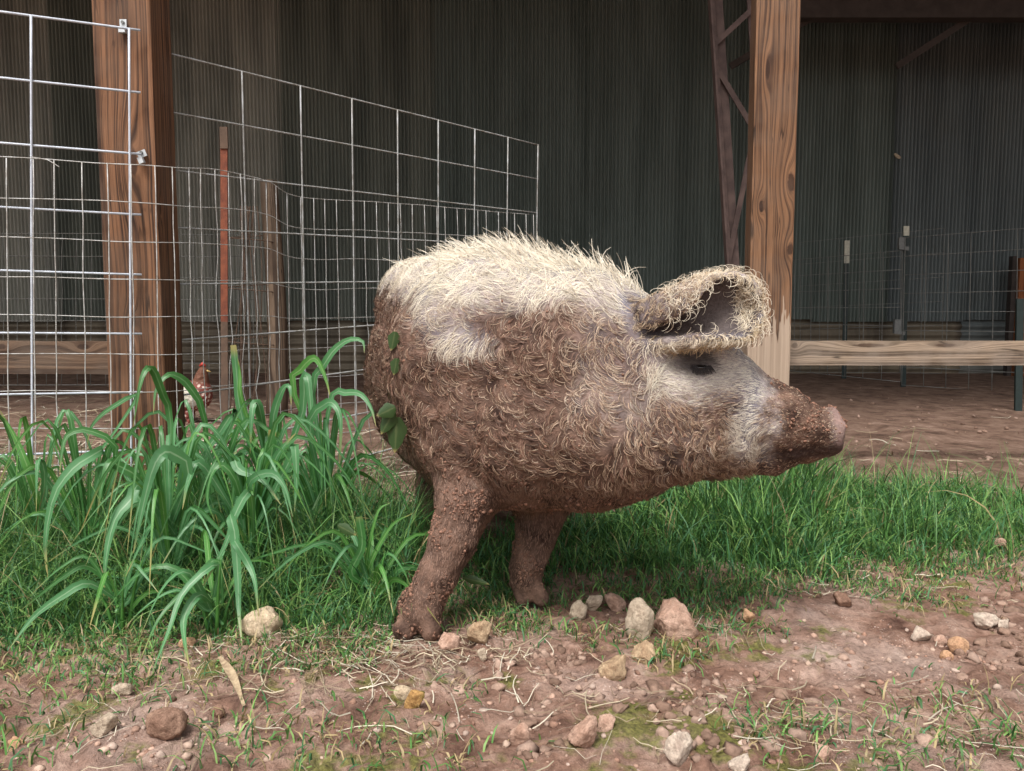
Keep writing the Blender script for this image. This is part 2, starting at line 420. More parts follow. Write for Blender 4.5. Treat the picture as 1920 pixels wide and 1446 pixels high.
# steel lattice column standing inside
cb = P(1372, 690, 4.3); cb[2] = 0
col_ = thing('steel_column', cb, 'rust-brown steel lattice column standing behind the timber post with pale base', 'column')
top = P(1312, -330, 4.3); bot = P(1375, 640, 4.3); bot2 = bot + (bot - top) / (top[2] - bot[2]) * bot[2]
off = np.array([0.052, 0.05, 0])
MB().bar(bot2, top, 0.034, 0.012).bar(bot2 + (-.012, -.02, 0), top + (-.012, -.02, 0), 0.010, 0.05).build('angle_iron', M['steel'], col_)
MB().bar(bot2 + off, top + off, 0.04, 0.012).build('angle_iron', M['steel'], col_)
off2 = np.array([0.22, 0.05, 0])
MB().bar(bot2 + off2, top + off2, 0.04, 0.012).build('angle_iron', M['steel'], col_)
for (xa, ya, xb, yb) in ((1341, 82, 1412, 16), (1344, 127, 1416, 248), (1410, 270, 1366, 487), (1370, 500, 1425, 600)):
    MB().bar(P(xa, ya, 4.33), P(xb, yb, 4.33), 0.028, 0.008).build('brace', M['steel'], col_)

# old brown door jamb against the far wall
jb = P(1907, 702, 7.7); jb[2] = 0
j = thing('timber_jamb', jb, 'orange-brown timber door jamb with dark edge against the far corrugated wall', 'jamb')
jm = wood('jamb_wood', 2, [], srgb(96, 58, 38), srgb(150, 92, 58), 60, 4.0)
MB().box((jb[0], 7.7, .56), (0.12, .1, 1.14)).build('upright', jm, j)
MB().box((jb[0] - .085, 7.72, .57), (0.045, .06, 1.16)).build('edge_strip', M['dark_timber'], j)

sc = P(1683, 293, WY - .04)  # small flat pale spot set just off the wall
s1 = MB(); a = np.linspace(0, 2 * math.pi, 9)[:-1]
ringp = np.stack([np.cos(a) * .034 * (1 + .25 * np.sin(3 * a)), np.zeros(8), np.sin(a) * .02], 1)
ringp[:, 2] -= ringp[:, 0] * .55
s1.add(np.vstack([ringp + sc, ringp + sc + (0, .012, 0)]), [tuple(range(8))] + [tuple(range(15, 7, -1))] + [(i, (i + 1) % 8, 8 + (i + 1) % 8, 8 + i) for i in range(8)])
tag(s1.build('wall_speck', M['speck']), 'tiny pale scrap high on the dark corrugated wall', 'speck')

# ------------------------------------------------------------------ timber posts and boards
lp = P(246, 589, 2.06)
LPX, LPY = lp[0] + .0, 2.065 + .07
post_l = wood('treated_post_wood', 2, [(-.012, 0.87, .02, .05), (-.115 - .0, .58, .02, .035), (-.10, 0.98, .03, .12)], srgb(58, 39, 29), srgb(132, 94, 68), 150, 1.3, gray=(0.3, srgb(112, 92, 78)))
def make_post(name, cx, cy, w, h, rz, mat, label):
    nz = 60
    zs = np.linspace(-0.06, h, nz)
    prof = []
    r = 0.006
    for sx, sy in ((-1, -1), (1, -1), (1, 1), (-1, 1)):
        for da in (0, 1, 2):
            ang = {(-1, -1): math.pi, (1, -1): 1.5 * math.pi, (1, 1): 0, (-1, 1): .5 * math.pi}[(sx, sy)] + da * math.pi / 4
            prof.append((sx * (w / 2 - r) + r * math.cos(ang), sy * (w / 2 - r) + r * math.sin(ang)))
    prof = np.array(prof); m = len(prof)
    v = np.concatenate([np.hstack([prof * (1 + 0.012 * pn(np.array([[0, 0, z * 3 + cx]]))[0]), np.full((m, 1), z)]) for z in zs])
    edge = 0.0022 * pn(v * [15, 15, 22], 4); v[:, :2] *= (1 - np.abs(edge) / (w / 2))[:, None]
    f = [(i * m + jj, i * m + (jj + 1) % m, (i + 1) * m + (jj + 1) % m, (i + 1) * m + jj) for i in range(nz - 1) for jj in range(m)]
    f += [tuple(range((nz - 1) * m, nz * m))]
    o = mobj(name, v, f, mat, None, False, origin=(0, 0, 0)); o.location = (cx, cy, 0); o.rotation_euler = (0, 0, rz)
    return tag(o, label, 'post')
make_post('timber_post', LPX, LPY, 0.145, 4.0, math.radians(3), post_l, 'brown knotty timber post with two wire-panel clips screwed to it')
rpx = P(1449, 589, 2.88)[0]
post_r = wood('treated_post_wood_pale', 2, [(.05 - .11, 1.06, .040, .11), (.055 - .11, .83, .034, .07), (-.16, .98, .02, .06), (-.15, 1.45, .02, .10)], srgb(58, 39, 29), srgb(128, 93, 67), 145, 6.1, gray=(0.25, srgb(116, 98, 85)),
              bleach=0.60, bleachcol=srgb(172, 152, 134))
make_post('timber_post', rpx, 2.95, 0.150, 4.0, math.radians(-9), post_r, 'timber post with scuffed pale base behind the pig snout')

def board(name, p0, p1, h, th, mat, label):
    p0, p1 = np.array(p0), np.array(p1); L = np.linalg.norm((p1 - p0)[:2]); k = 40
    xs = np.linspace(0, L, k); v = []; f = []
    for x in xs:
        e = 0.002 * pn(np.array([[x * 9, 1, 2], [x * 9, 5, 2]]))
        v += [(x, -th / 2, -h / 2 + e[0]), (x, -th / 2, h / 2 + e[1]), (x, th / 2, h / 2 + e[1]), (x, th / 2, -h / 2 + e[0])]
    for i in range(k - 1):
        for q in range(4): f.append((i * 4 + q, i * 4 + (q + 1) % 4, i * 4 + 4 + (q + 1) % 4, i * 4 + 4 + q))
    f += [(0, 1, 2, 3), tuple(4 * (k - 1) + q for q in (3, 2, 1, 0))]
    o = mobj(name, np.array(v), f, mat, None, False, origin=(0, 0, 0)); o.location = p0
    o.rotation_euler = (0, -math.atan2(p1[2] - p0[2], L), math.atan2(p1[1] - p0[1], p1[0] - p0[0]))
    return tag(o, label, 'board')
bl0, bl1 = P(-160, 669, 2.26), P(262, 671, 2.235)
board('timber_board', bl0, bl1, 0.091, 0.038, wood('knotty_board', 0, [(.16, .0, .05, .03), (bl1[0] - bl0[0] - .10 - 2 * 0, 0.0, .05, .03)] and [(-.0, .26, .022, .06), (.0, .50, .024, .05)], srgb(62, 45, 36), srgb(116, 92, 74), 75, 2.2, gray=(0.4, srgb(108, 95, 84))),
      'brown knotty timber board nailed behind the post with clips')
br0, br1 = P(1330, 662, 3.07), P(2300, 662, 3.07)
board('timber_board', br0, br1, 0.093, 0.038, wood('weathered_board', 0, [(.0, .32, .03, .035), (-.0, .60, .022, .18), (.0, .90, .02, .12)], srgb(84, 70, 58), srgb(158, 138, 118), 110, 3.4, gray=(0.4, srgb(148, 134, 122))),
      'weathered pale timber board running from behind the post with pale base')

# ------------------------------------------------------------------ wire panels
def wire_panel(name, label, A, B, C, D, nh, nv, rh, rv, mat, v_over=0.0, cat='fence panel', wob=0.0, vlist=None, hfrac=None):
    """A top-left, B top-right, C bottom-right, D bottom-left."""
    A, B, C, D = map(np.array, (A, B, C, D))
    base = (D + C) / 2; base[2] = min(D[2], C[2])
    t = thing(name, base, label, cat)
    q = lambda s, v: (A * (1 - s) + B * s) * (1 - v) + (D * (1 - s) + C * s) * v
    for i in (range(nh) if hfrac is None else hfrac):
        v = i / (nh - 1) if hfrac is None else i
        pts = np.array([q(s, v) for s in np.linspace(0, 1, 9)])
        if wob: pts += wob * np.stack([pn(pts * 3 + i, 1), pn(pts * 3 + i, 2), pn(pts * 3 + i, 3)], 1)
        MB().tube(pts, rh).build('horizontal_rod', mat, t, True)
    for s in (np.linspace(0, 1, nv) if vlist is None else vlist):
        pts = np.array([q(s, v) for v in np.linspace(0, 1, 9)]) + (0, -(rh + rv) * .8, 0)
        if wob: pts += wob * np.stack([pn(pts * 3 + s * 9, 4), pn(pts * 3 + s * 9, 5), 0 * pts[:, 0]], 1)
        MB().tube(pts, rv).build('vertical_rod', mat, t, True)
    return t
# left panel clipped to the front of the post
xl = -340
def lerpx(y0, y1, x): return y0 + (y1 - y0) * x / 262.0
YA = lambda x: 1.935 + (2.045 - 1.935) * (x / 262.0)
A = P(xl, lerpx(22, 57, xl), YA(xl)); B = P(263, 57, 2.045); C = P(268, 950, 2.045); D = P(xl, lerpx(965, 948, xl), YA(xl))
vs_ = [ (P(xx, 300, YA(xx))[0] - A[0]) / (B[0] - A[0]) for xx in (-268, -95, 82, 256)]
wire_panel('cattle_panel', 'heavy galvanised wire panel clipped across the front of the timber post', A, B, C, D, 9, 4, 0.0029, 0.0029, M['wire'], vlist=vs_)
# panel receding behind the pig
A = P(316, 100, 2.215); B = P(1010, 272, 3.50); C = P(1003, 770, 3.50); D = P(345, 945, 2.215)
wire_panel('cattle_panel', 'heavy galvanised wire panel running back behind the pig rump', A, B, C, D, 9, 9, 0.0026, 0.0026, M['wire2'],
           vlist=[0.004] + [(P(xx, 589, 1)[0] * 0 + s) for xx, s in zip(range(8), np.linspace(0.135, 0.997, 8))])
# thin welded mesh draped along both panels
path = [(-330, 288, 1.80, 858), (0, 296, 1.915, 848), (160, 304, 1.985, 846), (262, 309, 2.03, 846), (330, 314, 2.10, 842), (420, 322, 2.28, 830), (500, 338, 2.45, 815),
        (560, 369, 2.60, 800), (700, 378, 2.86, 785), (850, 390, 3.13, 770), (1000, 403, 3.46, 760)]
topc = np.array([P(a, b, Y) for a, b, Y, c in path]); botc = np.array([P(a, c, Y) for a, b, Y, c in path])
NS = 200
topc, botc = catmull(topc, NS), catmull(botc, NS)
wm = thing('welded_mesh', (botc.mean(0)[0], botc.mean(0)[1], 0.0), 'sagging thin welded wire mesh fixed over the heavy panels and the timber post', 'wire mesh')
seg = np.r_[0, np.cumsum(np.linalg.norm(np.diff(topc[:, :2], axis=0), axis=1))]
for i in range(9):
    v = i / 8 * 1.05
    pts = topc * (1 - v) + botc * v
    pts = pts[::3] + 0.004 * np.stack([0 * pts[::3, 0], pn(pts[::3] * 6 + i, 1), pn(pts[::3] * 5 + i, 2)], 1)
    MB().tube(pts, 0.0012, 5).build('wire', M['thin'], wm, True)
s = 0.02
while s < seg[-1]:
    k = np.searchsorted(seg, s); k = min(k, NS - 1)
    a, b = topc[k], botc[k]
    pts = np.array([a * (1 - v) + b * v for v in np.linspace(0, 1.12, 12)])
    amp = 0.004 + 0.016 * math.exp(-((s - 0.95) / 0.14) ** 2) + (0.012 if s > 1.5 else 0)
    pts += amp * np.stack([pn(pts * 9 + s * 31, 4) * np.linspace(0, 1, 12) * 1.2, pn(pts * 8 + s * 31, 5), 0 * pts[:, 0]], 1) + (0, -.002, 0)
    pts[:, 0] += 0.018 * np.linspace(0, 1, 12) * min(1, s / .8)
    MB().tube(pts, 0.0013, 5).build('wire', M['thin'], wm, True)
    s += 0.0545 * random.uniform(.93, 1.07)
# loose wire end
MB().tube([P(58, 294, 1.93), P(90, 300, 1.92), P(111, 313, 1.90)], 0.001, 5).build('loose_wire_end', M['thin'], wm, True)

# clips
def clip(x, y, Y, rot, label):
    c = P(x, y, Y); t = thing('pipe_clip', c - (0, 0, .012), label, 'clip')
    m = MB(); m.box(c + np.array([0, .004, .010]), (.017, .003, .022), ry=rot); m.box(c + np.array([0, -.001, -.007]), (.016, .012, .012), ry=rot)
    so_ = m.build('strap', M['zinc'], t)
    MB().tube([c + (0, .002, .013), c + (0, -.002, .013)], .004, 8).build('screw_head', M['bracket'], so_)
clip(230, 52, 2.052, 0.0, 'zinc pipe clip holding the uppermost rod on the timber post')
clip(265, 296, 2.052, 1.2, 'tilted zinc pipe clip holding the third rod on the timber post')

# rusty stake, old post with wire, rear mesh fence on the left
rb = P(419, 770, 3.6); rb[2] = 0; rt = P(420, 240, 3.6)
t = thing('rusty_stake', rb, 'rust-red steel T-post stake standing behind the receding wire panel', 'stake')
sj = rb + (rt - rb) * .40
MB().bar(sj, rt, .031, .006).bar(sj + (0, .018, 0), rt + (0, .018, 0), .006, .03).build('upper_shaft', M['rust'], t)
MB().bar(rb - (0, 0, .03), sj, .031, .006).bar(rb + (0, .018, -.03), sj + (0, .018, 0), .006, .03).build('lower_shaft', M['rustsoil'], t)
MB().bar(rt - (0, .003, .09), rt - (0, .003, -.003), .034, .012).build('tip', M['rustsoil'], t)

ob_ = P(518, 715, 4.6); ob_[2] = 0
t = thing('old_post', ob_, 'old grey-brown post wrapped in rusty wire behind the wire panels', 'post')
pw = wood('old_post_wood', 2, [], srgb(58, 46, 38), srgb(112, 94, 78), 70, 8.0)
MB().tube([ob_ + (0.015 * math.sin(z * 3), 0, z) for z in np.linspace(-.02, 1.35, 12)], [.062 - .01 * z for z in np.linspace(0, 1.35, 12)], 9).build('trunk', pw, t, True)
for i in range(9):
    ph = random.uniform(0, 6.28); x0 = -random.uniform(.03, .2)
    pts = [ob_ + np.array([x0 * (1 - .4 * q) + .03 * math.sin(ph + q * 4) - .02, -.07 + .02 * math.cos(ph + q * 3), q * 1.2]) for q in np.linspace(0, 1, 12)]
    MB().tube(pts, .003, 5).build('rusty_wire', M['rustsoil'], t, True)
for z0 in (.42, .72, 1.0):
    pts = [ob_ + np.array([-.12 + .12 * math.cos(a) * 1.2, -.09 * math.sin(a) - .02, z0 + .06 * a / 6]) for a in np.linspace(0.2, 5.8, 16)]
    MB().tube(pts, .003, 5).build('wire_loop', M['rustsoil'], t, True)

A = P(-380, 437, 5.6); B = P(475, 440, 5.6); C = P(475, 722, 5.6); D = P(-380, 722, 5.6)
wire_panel('stock_fence', 'thin rusty stock fence crossing in front of the pale corrugated wall', A, B, C, D, 8, 32, .0028, .0024, M['farwire'], wob=.01, cat='fence')

# far right pens
def tpost(x, ytop, ybot, Y, label, white, brackets=()):
    b = P(x, ybot, Y); b[2] = -.03; a = P(x + (5 if ytop < 460 else 2), ytop, Y)
    t = thing('fence_stake', (b[0], b[1], 0), label, 'stake')
    MB().bar(b, a, .042, .007).bar(b + (0, .02, 0), a + (0, .02, 0), .008, .04).build('shaft', M['tpost'], t)
    if white: MB().bar(a * (1 - white) + b * white + (0, -.002, 0), a + (0, -.002, .004), .045, .012).build('pale_tip', M['tpostwhite'], t)
    for (bx, by, w, h) in brackets:
        c = P(bx, by, Y - .03); MB().box(c, (w, .03, h)).box(c + (w * .3, -.01, -h * .45), (w * 1.6, .02, .03), ry=.15).build('latch_bracket', M['bracket'], t)
    return t
tpost(1583, 452, 692, 7.35, 'dark green stake with long pale tip beyond the weathered board', .155)
tpost(1694, 425, 720, 6.55, 'dark green stake carrying two grey latch brackets beyond the weathered board', .055, ((1690, 456, .05, .09), (1682, 612, .055, .11)))
tpost(1911, 560, 757, 4.85, 'dark green stake crossing behind the weathered board near the door jamb', 0)
A = P(1430, 493, 7.4); B = P(1692, 470, 6.52); C = P(1688, 716, 6.52); D = P(1430, 690, 7.4)
wire_panel('pen_panel', 'thin wire pen panel between the long pale-tipped stake and the bracketed stake', A, B, C, D, 8, 9, .003, .003, M['farwire'], cat='fence panel')
A = P(1697, 446, 6.5); B = P(2250, 402, 5.6); C = P(2250, 760, 5.6); D = P(1690, 722, 6.5)
wire_panel('pen_panel', 'thin wire pen panel running from the bracketed stake past the door jamb', A, B, C, D, 9, 13, .003, .003, M['farwire'], cat='fence panel')
A = P(1500, 455, 7.7); B = P(1770, 428, 7.3); C = P(1765, 700, 7.3); D = P(1500, 698, 7.7)
wire_panel('pen_panel', 'wire pen panel standing close to the dark corrugated wall', A, B, C, D, 7, 8, .0028, .0028, M['farwire'], cat='fence panel')

# stone and hen bases
def ico(sub):
    import bmesh
    bm = bmesh.new(); bmesh.ops.create_icosphere(bm, subdivisions=sub, radius=1.0)
    v = np.array([q.co[:] for q in bm.verts]); f = np.array([[q.index for q in fc.verts] for fc in bm.faces]); bm.free(); return v, f
ICO = {k: ico(k) for k in (1, 2, 3, 4)}
sb = P(352, 765, 4.4)
# (the hen is meshed after the SDF helper below)
# ------------------------------------------------------------------ the pig
def smin(a, b, k):
    h = np.clip(.5 + .5 * (b - a) / k, 0, 1); return b * (1 - h) + a * h - k * h * (1 - h)
class SDF:
    def __init__(s, lo, hi, h):
        s.lo = np.array(lo); s.h = h; s.n = np.ceil((np.array(hi) - s.lo) / h).astype(int) + 1
        s.f = np.full(s.n, 1.0, np.float32)
        s.ax = [s.lo[i] + h * np.arange(s.n[i]) for i in range(3)]
    def box(s, a, b, m):
        i0 = np.clip(((a - m - s.lo) / s.h).astype(int), 0, s.n - 1); i1 = np.clip(((b + m - s.lo) / s.h).astype(int) + 2, 0, s.n)
        sl = tuple(slice(i0[i], i1[i]) for i in range(3))
        g = np.meshgrid(*[s.ax[i][sl[i]] for i in range(3)], indexing='ij'); return sl, np.stack(g, -1).astype(np.float32)
    def cone(s, a, ra, b, rb, k=.03, sub=False, scale=(1, 1, 1)):
        a, b = np.array(a, np.float32), np.array(b, np.float32); r = max(ra, rb); sc = np.array(scale, np.float32)
        sl, g = s.box(np.minimum(a, b) - r * sc.max(), np.maximum(a, b) + r * sc.max(), k + .03)
        ab = b - a; pa = (g - a); t = np.clip((pa / sc @ (ab / sc)) / max(1e-9, float((ab / sc) @ (ab / sc))), 0, 1)
        q = (pa - t[..., None] * ab) / sc
        d = (np.linalg.norm(q, axis=-1) - (ra + (rb - ra) * t)) * sc.min()
        s.f[sl] = -smin(-s.f[sl], d, k) if sub else smin(s.f[sl], d, k)
    def chain(s, pts, k=.03, **kw):
        for (p, r), (q, t) in zip(pts[:-1], pts[1:]): s.cone(p, r, q, t, k, **kw)
    def mesh(s):
        f = s.f; c = f < 0
        occ = np.zeros(s.n - 1, np.int8)
        for dx in (0, 1):
            for dy in (0, 1):
                for dz in (0, 1): occ += c[dx:s.n[0] - 1 + dx, dy:s.n[1] - 1 + dy, dz:s.n[2] - 1 + dz]
        act = (occ > 0) & (occ < 8); I = np.argwhere(act); idx = np.full(act.shape, -1, np.int64); idx[act] = np.arange(len(I))
        acc = np.zeros((len(I), 3)); cnt = np.zeros(len(I))
        cor = [(x, y, z) for x in (0, 1) for y in (0, 1) for z in (0, 1)]
        for a in cor:
            for ax in range(3):
                if a[ax]: continue
                b = list(a); b[ax] = 1
                fa = f[I[:, 0] + a[0], I[:, 1] + a[1], I[:, 2] + a[2]]; fb = f[I[:, 0] + b[0], I[:, 1] + b[1], I[:, 2] + b[2]]
                m = (fa < 0) != (fb < 0); t = np.where(m, fa / np.where(m, fa - fb, 1), 0)
                p = np.tile(np.array(a, float), (len(I), 1)); p[:, ax] += t
                acc[m] += p[m]; cnt[m] += 1
        V = s.lo + s.h * (I + acc / cnt[:, None])
        Q = []
        for ax in range(3):
            u, w = [(1, 2), (2, 0), (0, 1)][ax]
            s0 = [slice(None)] * 3; s1 = [slice(None)] * 3; s0[ax] = slice(0, -1); s1[ax] = slice(1, None)
            A, B = c[tuple(s0)], c[tuple(s1)]
            E = np.argwhere(A != B); E = E[(E[:, u] > 0) & (E[:, w] > 0) & (E[:, u] < s.n[u] - 1) & (E[:, w] < s.n[w] - 1)]
            def cell(du, dw):
                e = E.copy(); e[:, u] -= du; e[:, w] -= dw; return idx[e[:, 0], e[:, 1], e[:, 2]]
            q = np.stack([cell(1, 1), cell(0, 1), cell(0, 0), cell(1, 0)], 1)
            flip = ~A[E[:, 0], E[:, 1], E[:, 2]]; q[flip] = q[flip][:, ::-1]
            Q.append(q)
        Q = np.vstack(Q); return V, Q[(Q >= 0).all(1)]
def S(x, y, Y, rpx): return (P(x, y, Y), rpx * Y / FPX)

hc0 = np.array([sb[0], 4.4, 0.0])
H = SDF(hc0 + (-.24, -.13, -.02), hc0 + (.24, .13, .42), .008)
H.chain([(hc0 + (-.06, 0, .16), .075), (hc0 + (.05, 0, .15), .085)], .04)
H.chain([(hc0 + (-.08, 0, .18), .05), (hc0 + (-.17, 0, .27), .022)], .03, scale=(1, .6, 1))
H.chain([(hc0 + (.08, 0, .19), .05), (hc0 + (.085, -.005, .25), .03), (hc0 + (.095, -.01, .29), .024)], .03)
for dy in (-.03, .03): H.chain([(hc0 + (.01, dy, .10), .03), (hc0 + (.01, dy, .05), .012), (hc0 + (.015, dy, .0), .009)], .02)
hv, hf = H.mesh()
n = NT('speckled_feathers'); d_, vc = n.vor(n.obj(), 52)
c = n.mix(n.step(.28, .48, d_), srgb(214, 192, 178), srgb(128, 66, 56))
o = n.sep(n.obj()); wing = n.math('ADD', n.math('POWER', n.math('ABSOLUTE', n.math('DIVIDE', n.math('SUBTRACT', o[0], .035), .065)), 2), n.math('POWER', n.math('ABSOLUTE', n.math('DIVIDE', n.math('SUBTRACT', o[2], .15), .06)), 2))
c = n.mix(n.step(1.1, .8, wing), c, srgb(184, 178, 162)); c = n.mix(n.step(.20, .24, o[2]), c, srgb(104, 66, 48)); n.bump(d_, .6, .01)
M['hen'] = n.fin(c, .75)
hen = thing('hen', hc0, 'red and white speckled hen with a pale wing behind the wire beside the timber post', 'hen')
ob_h = mobj('body', hv, hf, M['hen'], hen)
MB().tube([hc0 + (.078, -.01, .315), hc0 + (.095, -.012, .328), hc0 + (.112, -.012, .315)], [.006, .011, .005], 6).build('comb', simple('comb', srgb(176, 60, 48)), hen, True)
MB().tube([hc0 + (.113, -.01, .29), hc0 + (.14, -.012, .284)], [.008, .002], 6).build('beak', simple('beak', srgb(190, 160, 100)), hen, True)

F = SDF((-.56, 1.12, -.03), (.72, 2.62, .84), .0068)
# torso from rump to shoulder
F.chain([S(830, 610, 2.24, 116), S(874, 645, 1.98, 146), S(930, 640, 1.70, 164)], .06)
F.chain([S(842, 720, 2.22, 116), S(878, 715, 1.98, 176), S(925, 700, 1.72, 192)], .06)
F.chain([S(905, 790, 1.80, 150), S(960, 800, 1.60, 142), S(1010, 812, 1.52, 128)], .06)
F.chain([S(788, 566, 2.16, 76), S(850, 592, 1.9, 92), S(962, 594, 1.66, 106)], .05)          # back line
# shoulder mass over the near leg
F.chain([S(850, 700, 1.62, 120), S(880, 815, 1.57, 90)], .05)
# neck
F.chain([S(950, 660, 1.64, 172), S(1080, 676, 1.53, 166), S(1205, 708, 1.46, 132)], .05)
F.chain([S(1020, 800, 1.50, 136), S(1130, 812, 1.43, 120), S(1262, 806, 1.41, 90), S(1352, 820, 1.41, 66)], .04)
F.chain([S(1000, 870, 1.54, 74), S(1110, 880, 1.46, 68), S(1200, 868, 1.43, 60)], .04)
# head
F.chain([S(1225, 700, 1.46, 116), S(1292, 700, 1.45, 92), S(1352, 745, 1.43, 80)], .035)
F.chain([S(1340, 752, 1.43, 86), S(1440, 788, 1.42, 68), S(1540, 811, 1.415, 39)], .03)
F.chain([S(1340, 838, 1.42, 54), S(1440, 848, 1.42, 38), S(1525, 842, 1.415, 23)], .02)
nd = P(1551, 810, 1.415); F.cone(nd, .042, nd + (.014, 0, 0), .041, .006, scale=(.22, 1, 1.04))
tp = P(1556, 778, 1.41); F.cone(tp, .012, tp + (.004, .01, -.004), .013, .008)
for dy in (-.016, .016):
    q = nd + (.024, dy, -.004); F.cone(q, .008, q + (-.02, 0, 0), .007, .004, sub=True)
m0, m1 = P(1410, 866, 1.37), P(1548, 850, 1.38)
F.cone(P(1420, 868, 1.355), .006, P(1552, 850, 1.385), .005, .006, sub=True)
# brow, cheek, eye socket
F.chain([S(1290, 662, 1.39, 34), S(1330, 668, 1.39, 26)], .03)
F.cone(*S(1290, 730, 1.385, 44), *S(1270, 740, 1.385, 44), .04)
# ear: a scooped sheet, edges rolled towards the viewer at the base, open at the tip
E_ = []
axp = catmull([P(1205, 614, 1.372), P(1255, 600, 1.335), P(1318, 585, 1.318), P(1384, 573, 1.318), P(1424, 571, 1.325)], 40)
for iu in range(40):
    u = iu / 39
    Rr = (0.034 + 0.017 * min(1, u / .55)) * math.sqrt(max(0.02, 1 - max(0, (u - .68) / .34) ** 2))
    th_up = math.radians(168 - 92 * sstep(.28, .72, u)); th_dn = math.radians(128 - 45 * sstep(.45, .95, u))
    for v_ in np.linspace(-1, 1, 34):
        ph = v_ * (th_up if v_ > 0 else th_dn)
        E_.append(axp[iu] + np.array([-.10 * Rr * math.sin(ph), .85 * Rr * math.cos(ph), Rr * math.sin(ph)]))
E_ = np.array(E_, np.float32)
sl, g = F.box(E_.min(0), E_.max(0), .03)
gg = g.reshape(-1, 3); d = np.full(len(gg), 1e3, np.float32)
for e in E_: np.minimum(d, ((gg - e) ** 2).sum(1), out=d)
F.f[sl] = smin(F.f[sl], (np.sqrt(d) - .0092).reshape(g.shape[:-1]), .012)
# near fore leg
F.chain([S(890, 850, 1.56, 78), S(876, 930, 1.51, 54), S(850, 1010, 1.48, 41), S(820, 1075, 1.462, 33), S(795, 1128, 1.452, 31), S(786, 1146, 1.448, 27)], .03)
F.chain([S(778, 1148, 1.448, 26), S(757, 1180, 1.435, 20)], .010)
F.chain([S(796, 1148, 1.44, 26), S(807, 1181, 1.425, 20)], .010)
F.chain([S(758, 1176, 1.437, 20), S(760, 1186, 1.432, 19)], .006); F.chain([S(809, 1180, 1.424, 18), S(808, 1189, 1.42, 17)], .006)
F.chain([S(762, 1122, 1.462, 13), S(752, 1137, 1.462, 12)], .008)
F.cone(P(783, 1158, 1.400), .007, P(781, 1198, 1.390), .013, .004, sub=True)
# far fore leg
F.chain([S(1035, 880, 1.64, 84), S(1016, 950, 1.625, 44), S(1004, 1010, 1.61, 32), S(988, 1060, 1.60, 27), S(985, 1088, 1.597, 25)], .03)
F.chain([S(982, 1088, 1.597, 22), S(980, 1122, 1.588, 17)], .009); F.chain([S(992, 1090, 1.59, 22), S(1016, 1124, 1.582, 16)], .009)
F.chain([S(968, 1085, 1.605, 10), S(964, 1098, 1.605, 10)], .008)
# hind legs
for hx in (-.235, .045):
    F.chain([((hx + .04, 2.20, .44), .13), ((hx, 2.14, .33), .088), ((hx, 2.30, .205), .046), ((hx, 2.275, .09), .036), ((hx, 2.26, .035), .040)], .03)
    for dx in (-.02, .02): F.cone((hx + dx, 2.25, .03), .026, (hx + dx * 1.2, 2.222, .018), .020, .01)
PV, PQ = F.mesh()
for _ in range(2):   # light relaxation
    acc = np.zeros_like(PV); cnt = np.zeros(len(PV))
    for a in range(4):
        b = (a + 1) % 4
        np.add.at(acc, PQ[:, a], PV[PQ[:, b]]); np.add.at(cnt, PQ[:, a], 1); np.add.at(acc, PQ[:, b], PV[PQ[:, a]]); np.add.at(cnt, PQ[:, b], 1)
    PV = PV * .5 + .5 * acc / np.maximum(cnt, 1)[:, None]

def vnorm(V, Q):
    fn = np.cross(V[Q[:, 2]] - V[Q[:, 0]], V[Q[:, 3]] - V[Q[:, 1]]); o = np.zeros_like(V)
    for a in range(4): np.add.at(o, Q[:, a], fn)
    return nrmz(o)
PN = vnorm(PV, PQ)
if (PN * (PV - PV.mean(0))).sum(1).mean() < 0: PQ = PQ[:, ::-1]; PN = -PN

_v = PV - (0, 0, CAM_H); _dp = _v[:, 1] * CP - _v[:, 2] * SP
_px = 960 + FPX * _v[:, 0] / _dp; _py = 723 - FPX * (_v[:, 1] * SP + _v[:, 2] * CP) / _dp
_m = np.hypot(_px - 1314, _py - 690) < 8
EYE = P(1314, 690, PV[_m, 1].min() + .001)
def ear_w(p):
    return sstep(.055, .02, np.sqrt(np.min([((p - a) ** 2).sum(1) for a in axp[::4]], axis=0)) - .045) * sstep(.55, .575, p[:, 2] + .25 * (p[:, 0] - .2) * 0) * sstep(1.46, 1.42, p[:, 1]) * (p[:, 0] > .205)
def zline(X, Yv):
    """height under which the coat is muddy, along the body (X scaled to the shoulder's distance)"""
    xs = X / Yv * 1.6
    return np.interp(xs, [-.33, -.27, -.22, -.16, -.10, -.07, .0, .06, .12, .20, .26, .36, .46, .52, .60],
                         [.69, .665, .63, .60, .60, .62, .62, .605, .62, .62, .60, .52, .47, .50, .50])
